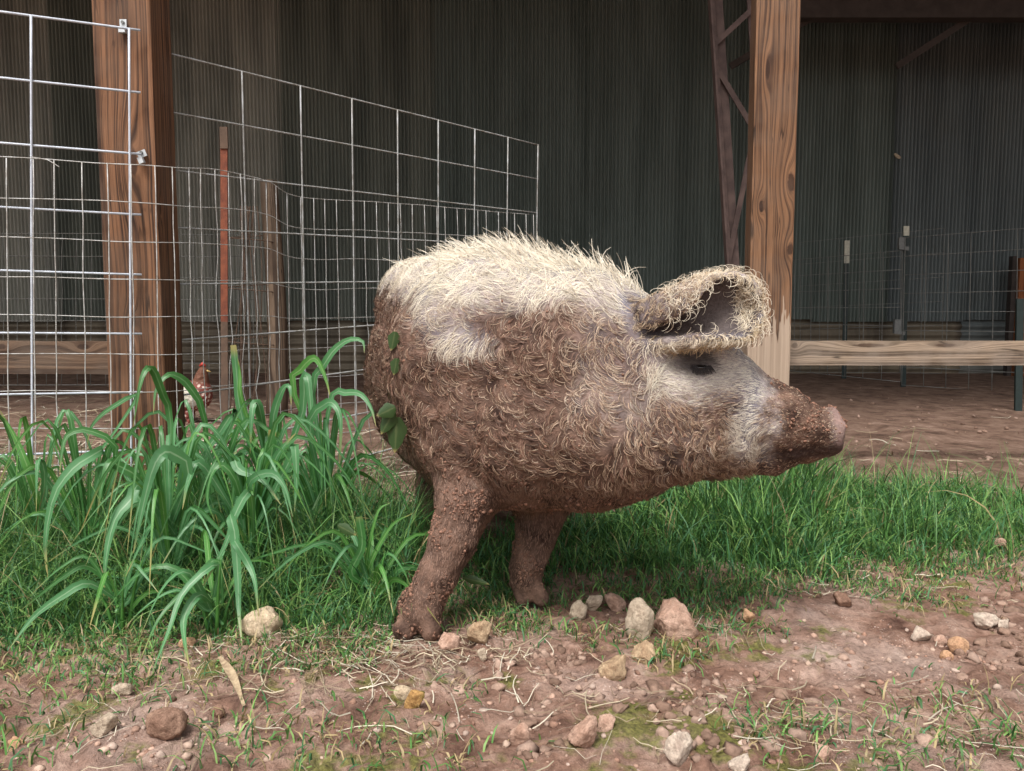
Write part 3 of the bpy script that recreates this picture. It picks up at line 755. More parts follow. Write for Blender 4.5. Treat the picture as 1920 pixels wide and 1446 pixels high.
def mud(p):
    q = p * [1, .6, 1]
    nz = fbm(q * 7, 4, 3)
    m = sstep(-.055, .055, zline(p[:, 0], p[:, 1]) - p[:, 2] + .055 * nz)
    face = sstep(.20, .27, p[:, 0])
    cheek = sstep(.08, .02, np.hypot((p[:, 0] - .315) * .9, p[:, 2] - .415) + .03 * nz)
    snout = sstep(.415, .475, p[:, 0] + .035 * nz + .02 * fbm(p * 40, 2, 8) + .15 * (p[:, 2] - .40)) * (p[:, 1] < 1.6)
    low = np.maximum(sstep(.385, .33, p[:, 2] + .02 * nz), sstep(.50, .44, p[:, 2] + .035 * nz) * sstep(.405, .36, p[:, 0] + .02 * nz))
    fm = np.maximum.reduce([cheek * .7, snout * (1 - .2 * sstep(.55, .56, p[:, 0])), low * .92])
    m = m * (1 - face) + fm * face
    white = sstep(.075, .02, np.hypot(p[:, 0] + .075, (p[:, 2] - .545) * 1.6) + .035 * nz) * (p[:, 1] < 1.75)
    m = m * (1 - .8 * white)
    neck = sstep(.10, .03, np.abs(p[:, 0] - .17)) * sstep(.36, .44, p[:, 2]) * sstep(.64, .60, p[:, 2])
    m = m * (1 - .25 * neck * sstep(-.3, .3, fbm(p * 11, 2, 9)))
    ew = ear_w(p); m = m * (1 - ew) + ew * .55 * sstep(.35, .27, p[:, 0] + .02 * nz)
    return np.clip(m, 0, 1)
MUD = lin(112, 88, 76); MUDL = lin(148, 117, 101); MUDD = lin(66, 46, 39)
SKIN = lin(176, 166, 164); GREY = lin(128, 124, 132); CREAM = lin(240, 232, 214); TAN = lin(190, 158, 118); DARK = lin(52, 46, 48)
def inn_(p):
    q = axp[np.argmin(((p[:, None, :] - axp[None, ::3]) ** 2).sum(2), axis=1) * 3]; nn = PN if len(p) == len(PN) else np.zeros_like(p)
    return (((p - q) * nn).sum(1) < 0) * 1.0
def pigcol(p):
    m = mud(p)[:, None]; nz = fbm(p * 26, 3, 5)[:, None]; n2 = fbm(p * 9, 3, 15)[:, None]
    mc = np.where(nz > 0, MUD + (MUDL - MUD) * np.clip(nz * 1.2, 0, 1), MUD + (MUDD - MUD) * np.clip(-nz * 1.2, 0, 1))
    mc = mc * .72
    sk = SKIN + (GREY - SKIN) * sstep(-.2, .5, n2)
    c = sk * (1 - m) + mc * m
    lgm = sstep(.34, .27, p[:, 2])[:, None]; c = c * (1 + .05 * lgm)
    e = sstep(.048, .016, np.sqrt(((p - EYE - (-.002, 0, .008)) ** 2 / np.array([1.25, 1, .70]) ** 2).sum(1)) + .010 * fbm(p * 70, 2, 3))[:, None]
    c = c * (1 - .85 * e) + DARK * .85 * e
    nt = (sstep(.556, .564, p[:, 0]) * sstep(.7, .2, np.abs(fbm(p * 30, 2, 6))))[:, None]; c = c * (1 - .5 * nt) + lin(156, 128, 122) * .5 * nt
    lip = (sstep(.022, .006, np.abs(p[:, 2] - np.interp(p[:, 0], [.40, .56], [.352, .362]))) * sstep(.43, .47, p[:, 0]) * (p[:, 1] < 1.6))[:, None]
    c = c * (1 - .75 * lip) + lin(48, 34, 32) * .75 * lip
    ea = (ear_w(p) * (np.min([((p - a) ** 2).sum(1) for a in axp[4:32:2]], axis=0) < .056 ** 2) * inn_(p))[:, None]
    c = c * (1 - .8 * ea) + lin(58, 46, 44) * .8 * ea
    mo = sstep(.03, .008, np.hypot(p[:, 0] - .428, p[:, 2] - .36))[:, None] * (p[:, 1] < 1.6)[:, None]
    c = c * (1 - .6 * mo) + GREY * .5 * .6 * mo
    return c
pm = mud(PV)
leg = sstep(.33, .26, PV[:, 2])
amp = pm * (.0045 - .0015 * leg)
PV = PV + PN * (amp * (fbm(PV * 42, 3, 21)) + .003 * pn(PV * 18, 4) * (1 - ear_w(PV)))[:, None]
# eye slit
de = np.sqrt((((PV - EYE) / [.020, .05, .0045]) ** 2).sum(1)); PV += PN * (-.006 * sstep(1.4, .6, de))[:, None]
PN = vnorm(PV, PQ)
pig = thing('pig', (0.0, 1.62, 0.0), 'big cream curly-haired pig caked in brown mud standing in the grass', 'pig')
M['pig'] = attr_mat('muddy_hide', .85, .25, 160, .8, .004)
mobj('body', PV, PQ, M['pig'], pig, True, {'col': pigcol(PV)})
ev, ef = ICO[3]
eyeo = mobj('eye', ev * (.0125, .009, .0055) + EYE + (0, .004, 0), ef, M['eye'], pig)

# coat --------------------------------------------------------------
tri = np.vstack([PQ[:, [0, 1, 2]], PQ[:, [0, 2, 3]]])
ta = np.linalg.norm(np.cross(PV[tri[:, 1]] - PV[tri[:, 0]], PV[tri[:, 2]] - PV[tri[:, 0]]), axis=1) / 2
tcn = PV[tri].mean(1); tn = nrmz(PN[tri].mean(1))
earT = ear_w(tcn)
faceT = sstep(.24, .30, tcn[:, 0] - .35 * np.clip(.45 - tcn[:, 2], 0, .2)) * (tcn[:, 1] < 1.62)
seenT = np.where(tn[:, 1] > .35, .30, 1.0)
zlow = sstep(.34, .27, tcn[:, 2])
wgt = ta * (1 + 2.2 * faceT * (1 - earT) + .8 * earT + .7 * zlow) * seenT
inear = earT * ((tn * 0 + 1)[:, 0])
def sample(nn, w):
    cs = np.cumsum(w); k = np.searchsorted(cs, R.random(nn) * cs[-1]); k = np.minimum(k, len(w) - 1)
    a, b = R.random(nn), R.random(nn); fl = a + b > 1; a[fl], b[fl] = 1 - a[fl], 1 - b[fl]
    t = tri[k]; p = PV[t[:, 0]] + a[:, None] * (PV[t[:, 1]] - PV[t[:, 0]]) + b[:, None] * (PV[t[:, 2]] - PV[t[:, 0]])
    nn_ = nrmz(PN[t].mean(1)); return p, nn_, k

def grow(p, nr, d0, L, curl, lift, grav, segs, jit=0.0, decay=1.25):
    """Integrate strands: (N, segs+1, 3)"""
    N = len(p); pts = [p]; st = (L / segs)[:, None]
    t = nrmz(d0 - (d0 * nr).sum(1)[:, None] * nr); b = np.cross(nr, t); ang = np.zeros(N); cur = p
    for k in range(segs):
        s = (k + .5) / segs
        ang = ang + curl / segs
        dd = t * np.cos(ang)[:, None] + b * np.sin(ang)[:, None] + nr * (lift * (1 - decay * s))[:, None]
        dd[:, 2] -= grav * s
        if jit: dd += R.normal(size=(N, 3)) * jit
        cur = cur + nrmz(dd) * st; pts.append(cur)
    return np.stack(pts, 1)

def ribbons(pts, nr, w0, tip=.35):
    N, K, _ = pts.shape
    t = nrmz(np.gradient(pts, axis=1)); side = nrmz(np.cross(t, nr[:, None, :] + .35 * R.normal(size=(N, 1, 3))))
    wid = (w0[:, None] * np.linspace(1, tip, K)[None])[..., None] / 2
    v = np.stack([pts - side * wid, pts + side * wid], 2).reshape(-1, 3)
    base = (np.arange(N) * K * 2)[:, None] + np.arange(K - 1)[None] * 2
    f = np.stack([base, base + 1, base + 3, base + 2], -1).reshape(-1, 4)
    return v, f

def params(p, nr, k):
    m = mud(p); ear = earT[k]; fc = faceT[k] * (1 - ear); lg = sstep(.33, .27, p[:, 2])
    rump = sstep(1.74, 1.90, p[:, 1] - .35 * (p[:, 0] + .12))
    snt = sstep(.40, .46, p[:, 0]) * fc
    L = .037 * (1 - .25 * m)
    jowl = fc * sstep(.44, .38, p[:, 2]) * sstep(.46, .40, p[:, 0])
    L = L * (1 - fc) + fc * (.0125 * (1 - jowl) + .028 * jowl)
    L = L * (1 - .6 * snt); L = L * (1 - ear) + .021 * ear; L = L * (1 - lg) + .009 * lg
    L *= .8 + .4 * R.random(len(p)) + .0
    # flow
    d = np.tile(np.array([-.75, .35, -.62]), (len(p), 1))
    d[rump > .5] = (-.5, .3, -.75)
    d = d * (1 - fc)[:, None] + fc[:, None] * np.array([-1.0, .05, .10]); d = d * (1 - jowl)[:, None] + jowl[:, None] * np.array([-.7, 0, -.6])
    d = d * (1 - lg)[:, None] + lg[:, None] * np.array([-.15, 0, -1]); d = d * (1 - ear)[:, None] + ear[:, None] * np.array([.9, -.2, -.35])
    lim = (1 - .75 * np.maximum(fc * (1 - jowl), lg))
    th = (1.25 * fbm(p * [6, 4, 6], 2, 31) + .5 * pn(p * 22, 33)) * lim
    d = nrmz(d - (d * nr).sum(1)[:, None] * nr); b = np.cross(nr, d)
    d = d * np.cos(th)[:, None] + b * np.sin(th)[:, None]
    cs = np.sign(pn(p * 14, 41) + 1e-6 + .25 * R.normal(size=len(p)))
    curl = cs * ((1.1 + 4.6 * rump + 1.5 * jowl + .8 * m) * lim + 1.5 * ear) * (.5 + R.random(len(p)))
    lift = .27 + .45 * rump + .25 * ear - .12 * fc
    return m, ear, fc, lg, rump, snt, jowl, L, d, curl, lift

NL, NH, SEG = 17000, 140000, 5
lpz, ln_, lk = sample(NL, wgt)
keep = np.ones(NL, bool)
m, ear, fc, lg, rump, snt, jowl, L, d, curl, lift = params(lpz, ln_, lk)
LS = grow(lpz, ln_, d, L, curl, lift, .25, SEG)
kd = kdtree.KDTree(NL)
for i in range(NL): kd.insert(lpz[i], i)
kd.balance()
hp, hn, hk = sample(NH, wgt)
near = np.array([kd.find(q)[1] for q in hp])
rel = (hp - lpz[near])[:, None, :]; s_ = np.linspace(0, 1, SEG + 1)[None, :, None]
clump = (.25 + .35 * R.random(NH) + .50 * m[near] * (1 - lg[near])).clip(0, .95)[:, None, None]
own = params(hp, hn, hk)
HS_own = grow(hp, hn, own[8] + .18 * R.normal(size=(NH, 3)), own[7], own[9], own[10], .25, SEG, .06)
HS_lock = LS[near] + rel * (1 - clump * s_)
mixw = ((.25 + .5 * R.random(NH)) * (1 - .6 * m[near]))[:, None, None]
HS = HS_lock * (1 - mixw) + HS_own * mixw
HS[:, 0] = hp - hn * .002
# drop strands on the bare nose disc, eye, hooves and inside the ear
dead = (hp[:, 0] > .566) | (np.sqrt((((hp - EYE) / [.015, .06, .007]) ** 2).sum(1)) < 1) | (hp[:, 2] < .05)
inner = (own[1] > .5) & (((hp - axp[np.argmin(((hp[:, None] - axp[None, ::1]) ** 2).sum(2), axis=1)]) * hn).sum(1) < 0)
axu = np.argmin(((hp[:, None] - axp[None]) ** 2).sum(2), axis=1) / 39
dead |= inner & (axu < .78)
alive = ~dead
m_, ear_, fc_, lg_, rump_, snt_, jowl_ = own[:7]
hm = np.clip(m_ * 1.2 + .22 * R.normal(size=NH) * (m_ > .05), 0, 1); hm = np.maximum(hm, lg_ * .97)
warm = np.clip(.25 + .45 * fbm(hp * 8, 2, 55) + .3 * R.normal(size=NH) * .6, 0, 1)
clean = CREAM * (1 - warm[:, None] * .42) + TAN * warm[:, None] * .42
clean = clean * (1 - fc_[:, None] * .35) + lin(212, 206, 200) * fc_[:, None] * .35
clean = clean * (1 - ear_[:, None] * .5) + lin(206, 176, 132) * ear_[:, None] * .5
lockv = R.random(NL)[near]
frac = .12 + .26 * sstep(-.05, .2, hp[:, 0]) + .15 * jowl_
lite = (R.random(NH) < frac)[:, None]
muc = np.where(lite, lin(180, 154, 130) * (.72 + .45 * R.random((NH, 1))), lin(124, 93, 78) * (.5 + .8 * R.random((NH, 1))) * (.60 + .55 * lockv[:, None]))
muc = muc * (1 - lg_[:, None]) + lg_[:, None] * lin(126, 99, 85) * (.45 + 1.0 * R.random((NH, 1)))
clean = clean * (.80 + .28 * lockv[:, None])
hc = clean * (1 - hm[:, None]) + muc * hm[:, None]
lipm = (sstep(.020, .006, np.abs(hp[:, 2] - np.interp(hp[:, 0], [.40, .56], [.352, .362]))) * sstep(.43, .48, hp[:, 0]) * (hp[:, 1] < 1.6))[:, None]
hc = hc * (1 - .8 * lipm) + lin(54, 38, 34) * .8 * lipm
eyed = sstep(.046, .016, np.sqrt(((hp - EYE - (-.002, 0, .010)) ** 2 / np.array([1.35, 1, .80]) ** 2).sum(1)) + .010 * fbm(hp * 70, 2, 3))[:, None]
hc = hc * (1 - .85 * eyed) + DARK * .85 * eyed
HS, hnA, hc, mA = HS[alive], hn[alive], hc[alive], m_[alive]
w0 = (.00048 + .00036 * R.random(len(HS))) * (1 + .55 * mA)
v, f = ribbons(HS, hnA, w0)
shade = np.linspace(.86, 1.04, SEG + 1)
hcol = np.repeat(hc[:, None, :] * shade[None, :, None], 2, axis=1) if False else np.repeat((hc[:, None, :] * np.ones((1, SEG + 1, 1)))[:, :, None, :], 2, axis=2)
M['hair'] = attr_mat('bristle_hair', .55, .3, trans=.12)
tag(mobj('coat', v, f, M['hair'], pig, True, {'col': hcol.reshape(-1, 3)}), kind='stuff')

# mane: long bristles standing along the back
tb = wgt * (tn[:, 2] > .62) * (tcn[:, 2] > .60) * (tcn[:, 0] < .24) * (1 - earT) * (seenT > 0)
tb = tb * (1 + 2 * (tn[:, 2] > .85))
tb = tb * np.where((tcn[:, 0] > -.15) & (tcn[:, 1] < 1.92), 1, .10)
bp, bn, bk = sample(1900, tb)
d = np.tile(np.array([-.8, .25, .25]), (len(bp), 1)) + .35 * R.normal(size=(len(bp), 3))
BS = grow(bp, bn, d, .018 + .050 * R.random(len(bp)) ** 2, R.normal(size=len(bp)) * .7, .5 + 1.0 * R.random(len(bp)), .10, 5, decay=.6)
v, f = ribbons(BS, np.tile([0., -1., .2], (len(BS), 1)), np.full(len(BS), .0017))
bc = CREAM * (.8 + .3 * R.random((len(BS), 1))); bc = bc * .7 + .3 * TAN * R.random((len(BS), 1))
tag(mobj('mane', v, f, M['hair'], pig, True, {'col': np.repeat(bc, 12, axis=0)}), kind='stuff')
# ear fringe
eb = ta * (earT > .5)
ep, en, ek = sample(2600, eb)
_j = np.argmin(((ep[:, None] - axp[None]) ** 2).sum(2), axis=1); keep = (ep[:, 0] > .25) & ~((((ep - axp[_j]) * en).sum(1) < .0) & (_j < 30)); ep, en = ep[keep], en[keep]
d = np.tile(np.array([.7, -.25, -.1]), (len(ep), 1)) + .5 * R.normal(size=(len(ep), 3))
ES = grow(ep, en, d, .014 + .024 * R.random(len(ep)), np.sign(R.normal(size=len(ep))) * (2 + 1.8 * R.random(len(ep))), .8 + .3 * R.random(len(ep)), .35, 6)
v, f = ribbons(ES, np.tile([0., -1., .2], (len(ES), 1)), np.full(len(ES), .0009))
ec = CREAM * (.75 + .25 * R.random((len(ES), 1))) * .75 + .25 * TAN
tag(mobj('ear_fringe', v, f, M['hair'], pig, True, {'col': np.repeat(ec, 14, axis=0)}), kind='stuff')
# lower ear fringe
ee = E_.reshape(40, 34, 3)[3:38, 0:5].reshape(-1, 3); ee = ee[R.integers(0, len(ee), 1500)] + R.normal(size=(1500, 3)) * .003
d = np.tile(np.array([.35, -.35, -.8]), (1500, 1)) + .3 * R.normal(size=(1500, 3))
FS = grow(ee, np.tile([0., -.8, -.6], (1500, 1)), d, .010 + .014 * R.random(1500), np.sign(R.normal(size=1500)) * (1 + R.random(1500)), np.full(1500, .5), .3, 5)
v, f = ribbons(FS, np.tile([0., -1., .2], (1500, 1)), np.full(1500, .0012))
fcl = lin(206, 184, 150) * (.6 + .5 * R.random((1500, 1)))
tag(mobj('lower_ear_fringe', v, f, M['hair'], pig, True, {'col': np.repeat(fcl, 12, axis=0)}), kind='stuff')
# crust of dried mud crumbs
pmT = mud(tcn)
cw = ta * pmT ** 2 * seenT * (1 - earT) * (.12 + 1.6 * sstep(.36, .26, tcn[:, 2]) + 2.2 * sstep(.44, .48, tcn[:, 0]) * (tcn[:, 2] > .395) + .55 * sstep(.50, .38, tcn[:, 2]) * sstep(.05, -.08, tcn[:, 0])) * (tcn[:, 2] > .012) * sstep(-.25, .5, fbm(tcn * 16, 2, 91))
NC = 14000
cp_, cn_, ck_ = sample(NC, cw); bv, bf = ICO[1]
rad = .0008 + .0026 * R.random(NC) ** 3
cv_ = cp_[:, None, :] + bv[None] * (1 + .35 * R.normal(size=(NC, len(bv), 1))) * rad[:, None, None] * (.7 + .7 * R.random((NC, 1, 3)))
cf_ = (bf[None] + (np.arange(NC) * len(bv))[:, None, None]).reshape(-1, 3)
cc_ = (lin(136, 102, 86) * (1 - .5 * R.random((NC, 1))) + lin(160, 124, 106) * .35 * R.random((NC, 1)))
tag(mobj('mud_crust', cv_.reshape(-1, 3), cf_, M['pig'], pig, False, {'col': np.repeat(cc_, len(bv), axis=0)}), kind='stuff')
# eyelashes
ep = EYE + np.stack([R.uniform(-.016, .018, 120), np.full(120, -.001), R.uniform(0, .005, 120)], 1)
ES = grow(ep, np.tile([0., -1., 0.], (120, 1)), np.stack([.3 + .3 * R.normal(size=120), -np.ones(120), -.5 + 0 * ep[:, 0]], 1), np.full(120, .014), np.zeros(120), np.full(120, .9), .5, 4)
v, f = ribbons(ES, np.tile([0., -1., 0.], (120, 1)), np.full(120, .001))
tag(mobj('eyelashes', v, f, simple('lash', srgb(40, 34, 34)), eyeo, True), kind='stuff')

# ------------------------------------------------------------------ leaves: shared strip builder
def strip(path, wid, up, nseg=12, fold=.25, tipw=.02, roll=0.0, blunt=False):
    c = catmull(path, nseg + 1); t = nrmz(np.gradient(c, axis=0))
    side = nrmz(np.cross(t, np.broadcast_to(up, t.shape))); nrm = np.cross(side, t)
    if roll:
        a = roll * np.linspace(.3, 1, nseg + 1)[:, None]; side, nrm = side * np.cos(a) + nrm * np.sin(a), nrm * np.cos(a) - side * np.sin(a)
    s = np.linspace(0, 1, nseg + 1)
    prof = np.minimum(1, .35 + 2.2 * s) * (np.clip((1 - s) / .55, tipw, 1) ** .8 if not blunt else np.where(s > .985, .85, 1))
    w = (wid / 2 * prof)[:, None]
    v = np.stack([c - side * w + nrm * w * fold, c, c + side * w + nrm * w * fold], 1).reshape(-1, 3)
    f = []
    for i in range(nseg):
        b = i * 3; f += [(b, b + 1, b + 4, b + 3), (b + 1, b + 2, b + 5, b + 4)]
    return v, f
def leafmat(name, base, rib, back):
    n = NT(name); a = n.attr('col'); r = n.sep(a)
    c = n.mix(n.math('MULTIPLY', n.step(.80, .97, r[0]), .55), base, rib)
    c = n.mix(n.math('MULTIPLY', n.step(.45, .7, n.noise(n.obj(), 12, 3)), .45), c, back)
    c = n.mix(n.math('MULTIPLY', n.step(.82, 1.0, n.math('ADD', r[1], n.math('MULTIPLY', n.math('SUBTRACT', n.noise(n.obj(), 7, 2), .5), .5))), .8), c, srgb(168, 150, 96))
    m = n.fin(c, .42, spec=.4)
    out = n.t.nodes['Material Output']; tr = n.n('BsdfTranslucent'); n.put(tr.inputs[0], n.mix(.5, c, srgb(120, 170, 40)))
    mx = n.n('MixShader'); mx.inputs[0].default_value = .28
    n.t.links.new(n.b.outputs[0], mx.inputs[1]); n.t.links.new(tr.outputs[0], mx.inputs[2]); n.t.links.new(mx.outputs[0], out.inputs['Surface'])
    return m
LM = [leafmat('blade_green', srgb(64, 116, 60), srgb(140, 176, 124), srgb(42, 88, 42)),
      leafmat('blade_blue_green', srgb(80, 132, 84), srgb(160, 190, 150), srgb(50, 100, 58)),
      leafmat('blade_bright', srgb(84, 138, 66), srgb(160, 190, 130), srgb(60, 110, 44))]
def ribattr(nseg):
    a = np.tile(np.array([[0., 0, 0], [1, 0, 1], [0, 0, 0]]), (nseg + 1, 1)); a[:, 1] = np.repeat(np.linspace(0, 1, nseg + 1), 3); return a

plants = {}
PB = [('j', -1.06, 1.76, 'outermost broad-bladed grass clump beside the wire panel'), ('a', -.93, 1.72, 'broad-bladed grass clump in front of the wire panel next to the timber post'), ('b', -.70, 1.60, 'tall broad-bladed grass clump in front of the timber post with clips'),
      ('c', -.70, 1.80, 'broad-bladed grass clump against the receding wire panel'), ('d', -.56, 1.66, 'broad-bladed grass clump drooping forward over the short lawn'),
      ('e', -.57, 1.90, 'upright broad-bladed grass clump with blunt cut leaf beside the rusty stake'), ('f', -.44, 1.84, 'broad-bladed grass clump leaning on the pig flank'),
      ('g', -.56, 1.46, 'low broad-bladed grass clump arching over the big pale stone'), ('i', -.74, 1.47, 'low broad-bladed grass clump with long blades reaching away from the post'), ('h', -.28, 1.56, 'small broad-bladed grass clump beside the pig front leg')]
for k, x, y, lb in PB:
    plants[k] = thing('broadleaf_grass', (x, y, 0.0), lb, 'grass plant', 'broad-bladed grass clumps by the fence')
    st = MB()
    for i in range(4):
        a = random.uniform(0, 6.28); top_ = np.array([x + .05 * math.cos(a), y + .04 * math.sin(a), random.uniform(.09, .16)])
        st.tube(catmull([np.array([x + .012 * math.cos(a), y + .012 * math.sin(a), -.01]), (np.array([x, y, 0]) + top_) / 2, top_], 5), [.0045, .004, .003, .002, .0008], 5)
    st.build('stalks', LM[2], plants[k], True)
def leaf(pk, pts, wid, roll=0.0, blunt=False, mi=None, fold=.25):
    x, y = [(q[1], q[2]) for q in PB if q[0] == pk][0]
    root = np.array([x, y, max(.04, min(.2, pts[0][2] * .5))]) + R.normal(size=3) * .012
    path = np.vstack([root, pts]); v, f = strip(path, wid, (0.15 * random.uniform(-1, 1), -1, .35), 13, fold, roll=roll, blunt=blunt)
    mobj('blade', v, f, LM[random.choice([0, 0, 1, 1, 2])] if mi is None else LM[mi], plants[pk], True, {'col': ribattr(13)})
def tl(pk, px, Y0, w, Y1=None, roll=None, blunt=False, mi=None):
    Y1 = Y1 or Y0; k = len(px) - 1; pts = []
    for i, (x, y) in enumerate(px):
        Y = Y0 + (Y1 - Y0) * i / k; Y = min(Y, groundY(y) * .985 if y > 600 else 9)
        pts.append(P(x, y, Y))
    leaf(pk, np.array(pts), w * 1.0 * Y0 / FPX, random.uniform(-.35, .35) if roll is None else roll, blunt, mi)
tl('e', [(452, 775), (444, 703), (438, 647)], 1.88, 13, blunt=True, roll=0, mi=1)
tl('e', [(455, 756), (450, 703), (446, 672)], 1.87, 9, mi=2)
tl('b', [(320, 787), (305, 737), (288, 694), (274, 694), (262, 725), (250, 800)], 1.70, 17, 1.62, mi=0)
tl('c', [(383, 781), (355, 725), (330, 705), (311, 706), (292, 734), (288, 775)], 1.78, 15, 1.70)
tl('b', [(355, 885), (327, 852), (305, 850), (286, 881), (267, 954), (250, 1037)], 1.58, 27, 1.50, roll=.1, mi=1)
tl('b', [(264, 912), (246, 937), (217, 971), (200, 1037), (194, 1117)], 1.55, 22, 1.46, roll=-.1, mi=1)
tl('a', [(200, 850), (160, 862), (129, 887), (100, 933), (85, 1017), (90, 1087)], 1.62, 21, 1.54, mi=1)
tl('a', [(264, 912), (220, 872), (205, 869), (192, 906), (183, 962)], 1.62, 19, 1.56)
tl('c', [(442, 772), (411, 812), (389, 844), (383, 881), (392, 912)], 1.72, 14, 1.66)
tl('e', [(489, 775), (477, 757), (472, 787), (469, 850)], 1.80, 16, 1.76, mi=1)
tl('e', [(564, 787), (570, 709), (578, 716), (584, 787), (583, 825)], 1.84, 17, 1.78, mi=1)
tl('e', [(511, 797), (527, 737), (542, 725), (546, 760)], 1.84, 15, 1.80)
tl('f', [(549, 731), (567, 690), (586, 672), (599, 681), (613, 716), (620, 750)], 1.86, 15, 1.80, mi=2)
tl('f', [(586, 731), (608, 684), (627, 656), (655, 637), (680, 640), (683, 662)], 1.84, 15, 1.80, mi=1)
tl('f', [(580, 800), (608, 759), (627, 759), (639, 794), (636, 881)], 1.78, 17, 1.72, mi=1)
tl('f', [(620, 750), (649, 737), (677, 740), (696, 766), (705, 800)], 1.80, 13, 1.74)
tl('d', [(508, 881), (527, 844), (555, 812)], 1.66, 17, 1.62, mi=1)
tl('d', [(506, 869), (511, 806)], 1.68, 16, blunt=True)
tl('d', [(545, 860), (553, 839), (556, 900), (552, 960)], 1.64, 18, 1.60, mi=1)
tl('d', [(440, 862), (449, 881), (492, 900), (527, 947)], 1.62, 19, 1.58)
tl('d', [(464, 912), (505, 887), (533, 912), (549, 969)], 1.58, 16, 1.54, mi=1)
tl('d', [(446, 912), (417, 872), (396, 891), (389, 937), (402, 975)], 1.60, 14, 1.55)
tl('d', [(380, 872), (355, 900), (342, 956)], 1.60, 16, 1.55, mi=1)
tl('d', [(470, 925), (442, 962), (425, 1017), (371, 1117)], 1.52, 17, 1.45, mi=1)
tl('d', [(433, 965), (440, 1000), (446, 1080), (448, 1142), (454, 1212)], 1.50, 18, 1.40, roll=0, mi=1)
tl('d', [(440, 1010), (465, 1055), (478, 1090), (485, 1158)], 1.48, 15, 1.42)
tl('g', [(408, 1050), (354, 1100), (300, 1158), (262, 1240)], 1.46, 12, 1.36)
tl('g', [(408, 1058), (346, 1108), (317, 1183), (283, 1267)], 1.44, 14, 1.30, mi=1)
tl('g', [(375, 1115), (348, 1150), (345, 1190), (356, 1258)], 1.42, 17, 1.32, mi=1)
tl('i', [(167, 1062), (117, 1083), (37, 1146)], 1.46, 13, 1.42)
tl('i', [(167, 1094), (117, 1117), (62, 1158), (17, 1217)], 1.44, 17, 1.38, mi=1)
tl('j', [(60, 900), (33, 830), (0, 770)], 1.70, 15, mi=2)
tl('j', [(84, 900), (76, 862), (70, 880), (68, 960)], 1.66, 14, 1.60)
tl('a', [(220, 850), (170, 808), (128, 815), (116, 850), (112, 890)], 1.68, 12, 1.62)
tl('a', [(255, 750), (204, 768), (171, 801), (164, 834)], 1.72, 9)
tl('h', [(660, 1077), (679, 1025), (673, 969)], 1.53, 15, blunt=True, roll=0, mi=0)
tl('h', [(688, 1050), (708, 962), (733, 942)], 1.55, 7)
tl('h', [(692, 1062), (733, 987), (775, 962)], 1.55, 9)
# fill the clumps with arching blades
for pk, x, y, lb in PB:
    for i in range({'g': 6, 'h': 12, 'i': 8, 'j': 12, 'a': 20}.get(pk, 36)):
        a = random.uniform(0, 6.28); reach = random.uniform(.08, .24); hgt = random.uniform(.16, .40) * (.45 if pk in 'ghi' else 1.0)
        if y + math.sin(a) * reach > 2.02: a = -a
        dx, dy = math.cos(a) * reach, math.sin(a) * reach * .7
        pts = np.array([[x + dx * .15, y + dy * .15, hgt * .55], [x + dx * .45, y + dy * .45, hgt], [x + dx * .85, y + dy * .85, hgt * .88], [x + dx * 1.25, y + dy * 1.25, hgt * random.uniform(.3, .7)]])
        leaf(pk, pts, random.uniform(.005, .0135), random.uniform(-.8, .8))

# leaves caught on the pig's flank
def broadleaf(c, tip, w, label, nrmv=(0, -1, .1)):
    c, tip = np.array(c), np.array(tip); L = tip - c; side = nrmz(np.cross(L, nrmv)); nv = nrmz(np.cross(side, L)) * -1
    rows = np.linspace(0, 1, 8); v = []; f = []
    for s in rows:
        ww = w * math.sin(math.pi * min(1, .06 + s * .94) ** .8) / 2 * (1 + .10 * math.sin(s * 30)); q = c + L * s
        v += [q - side * ww + nv * ww * .35, q, q + side * ww + nv * ww * .35]
    for i in range(7): f += [(i * 3, i * 3 + 1, i * 3 + 4, i * 3 + 3), (i * 3 + 1, i * 3 + 2, i * 3 + 5, i * 3 + 4)]
    return tag(mobj('leaf', np.array(v), f, LEAFM, None, True, {'col': ribattr(7)}), label, 'leaf')
LEAFM = leafmat('weed_leaf', srgb(56, 78, 42), srgb(100, 110, 70), srgb(72, 62, 46))
_v = PV - (0, 0, CAM_H); _dp = _v[:, 1] * CP - _v[:, 2] * SP
_px = 960 + FPX * _v[:, 0] / _dp; _py = 723 - FPX * (_v[:, 1] * SP + _v[:, 2] * CP) / _dp
def surf(x, y):
    q = np.hypot(_px - x, _py - y); k = q < max(9, q.min() + 5); return PV[k, 1].min()
def stuck(x0, y0, x1, y1, w, label, off=.012, at=None):
    xs, ys = at or ((x0 + x1) / 2, (y0 + y1) / 2); Y = surf(xs, ys) - off
    broadleaf(P(x0, y0, Y), P(x1, y1, Y), w, label)
stuck(741, 622, 733, 658, .024, 'small green leaf stuck on the muddy flank above another leaf')
stuck(744, 672, 738, 704, .022, 'mud-smeared green leaf stuck on the muddy flank')
stuck(741, 764, 706, 780, .030, 'pale green leaf hanging sideways under the muddy flank', .02, (748, 770))
stuck(738, 772, 714, 815, .030, 'bright green leaf hanging below the pale leaf by the flank', .015, (750, 780))
stuck(744, 782, 740, 850, .040, 'dark green leaf hanging lowest beneath the muddy flank', .012, (760, 800))
broadleaf(P(633, 985, 1.5), P(668, 1004, 1.48), .02, 'yellow-green leaf lying across short grass beside the small clump')
broadleaf(P(868, 1083, 1.5), P(918, 1096, 1.49), .016, 'yellow-green blade lying on grass between the pig front legs')

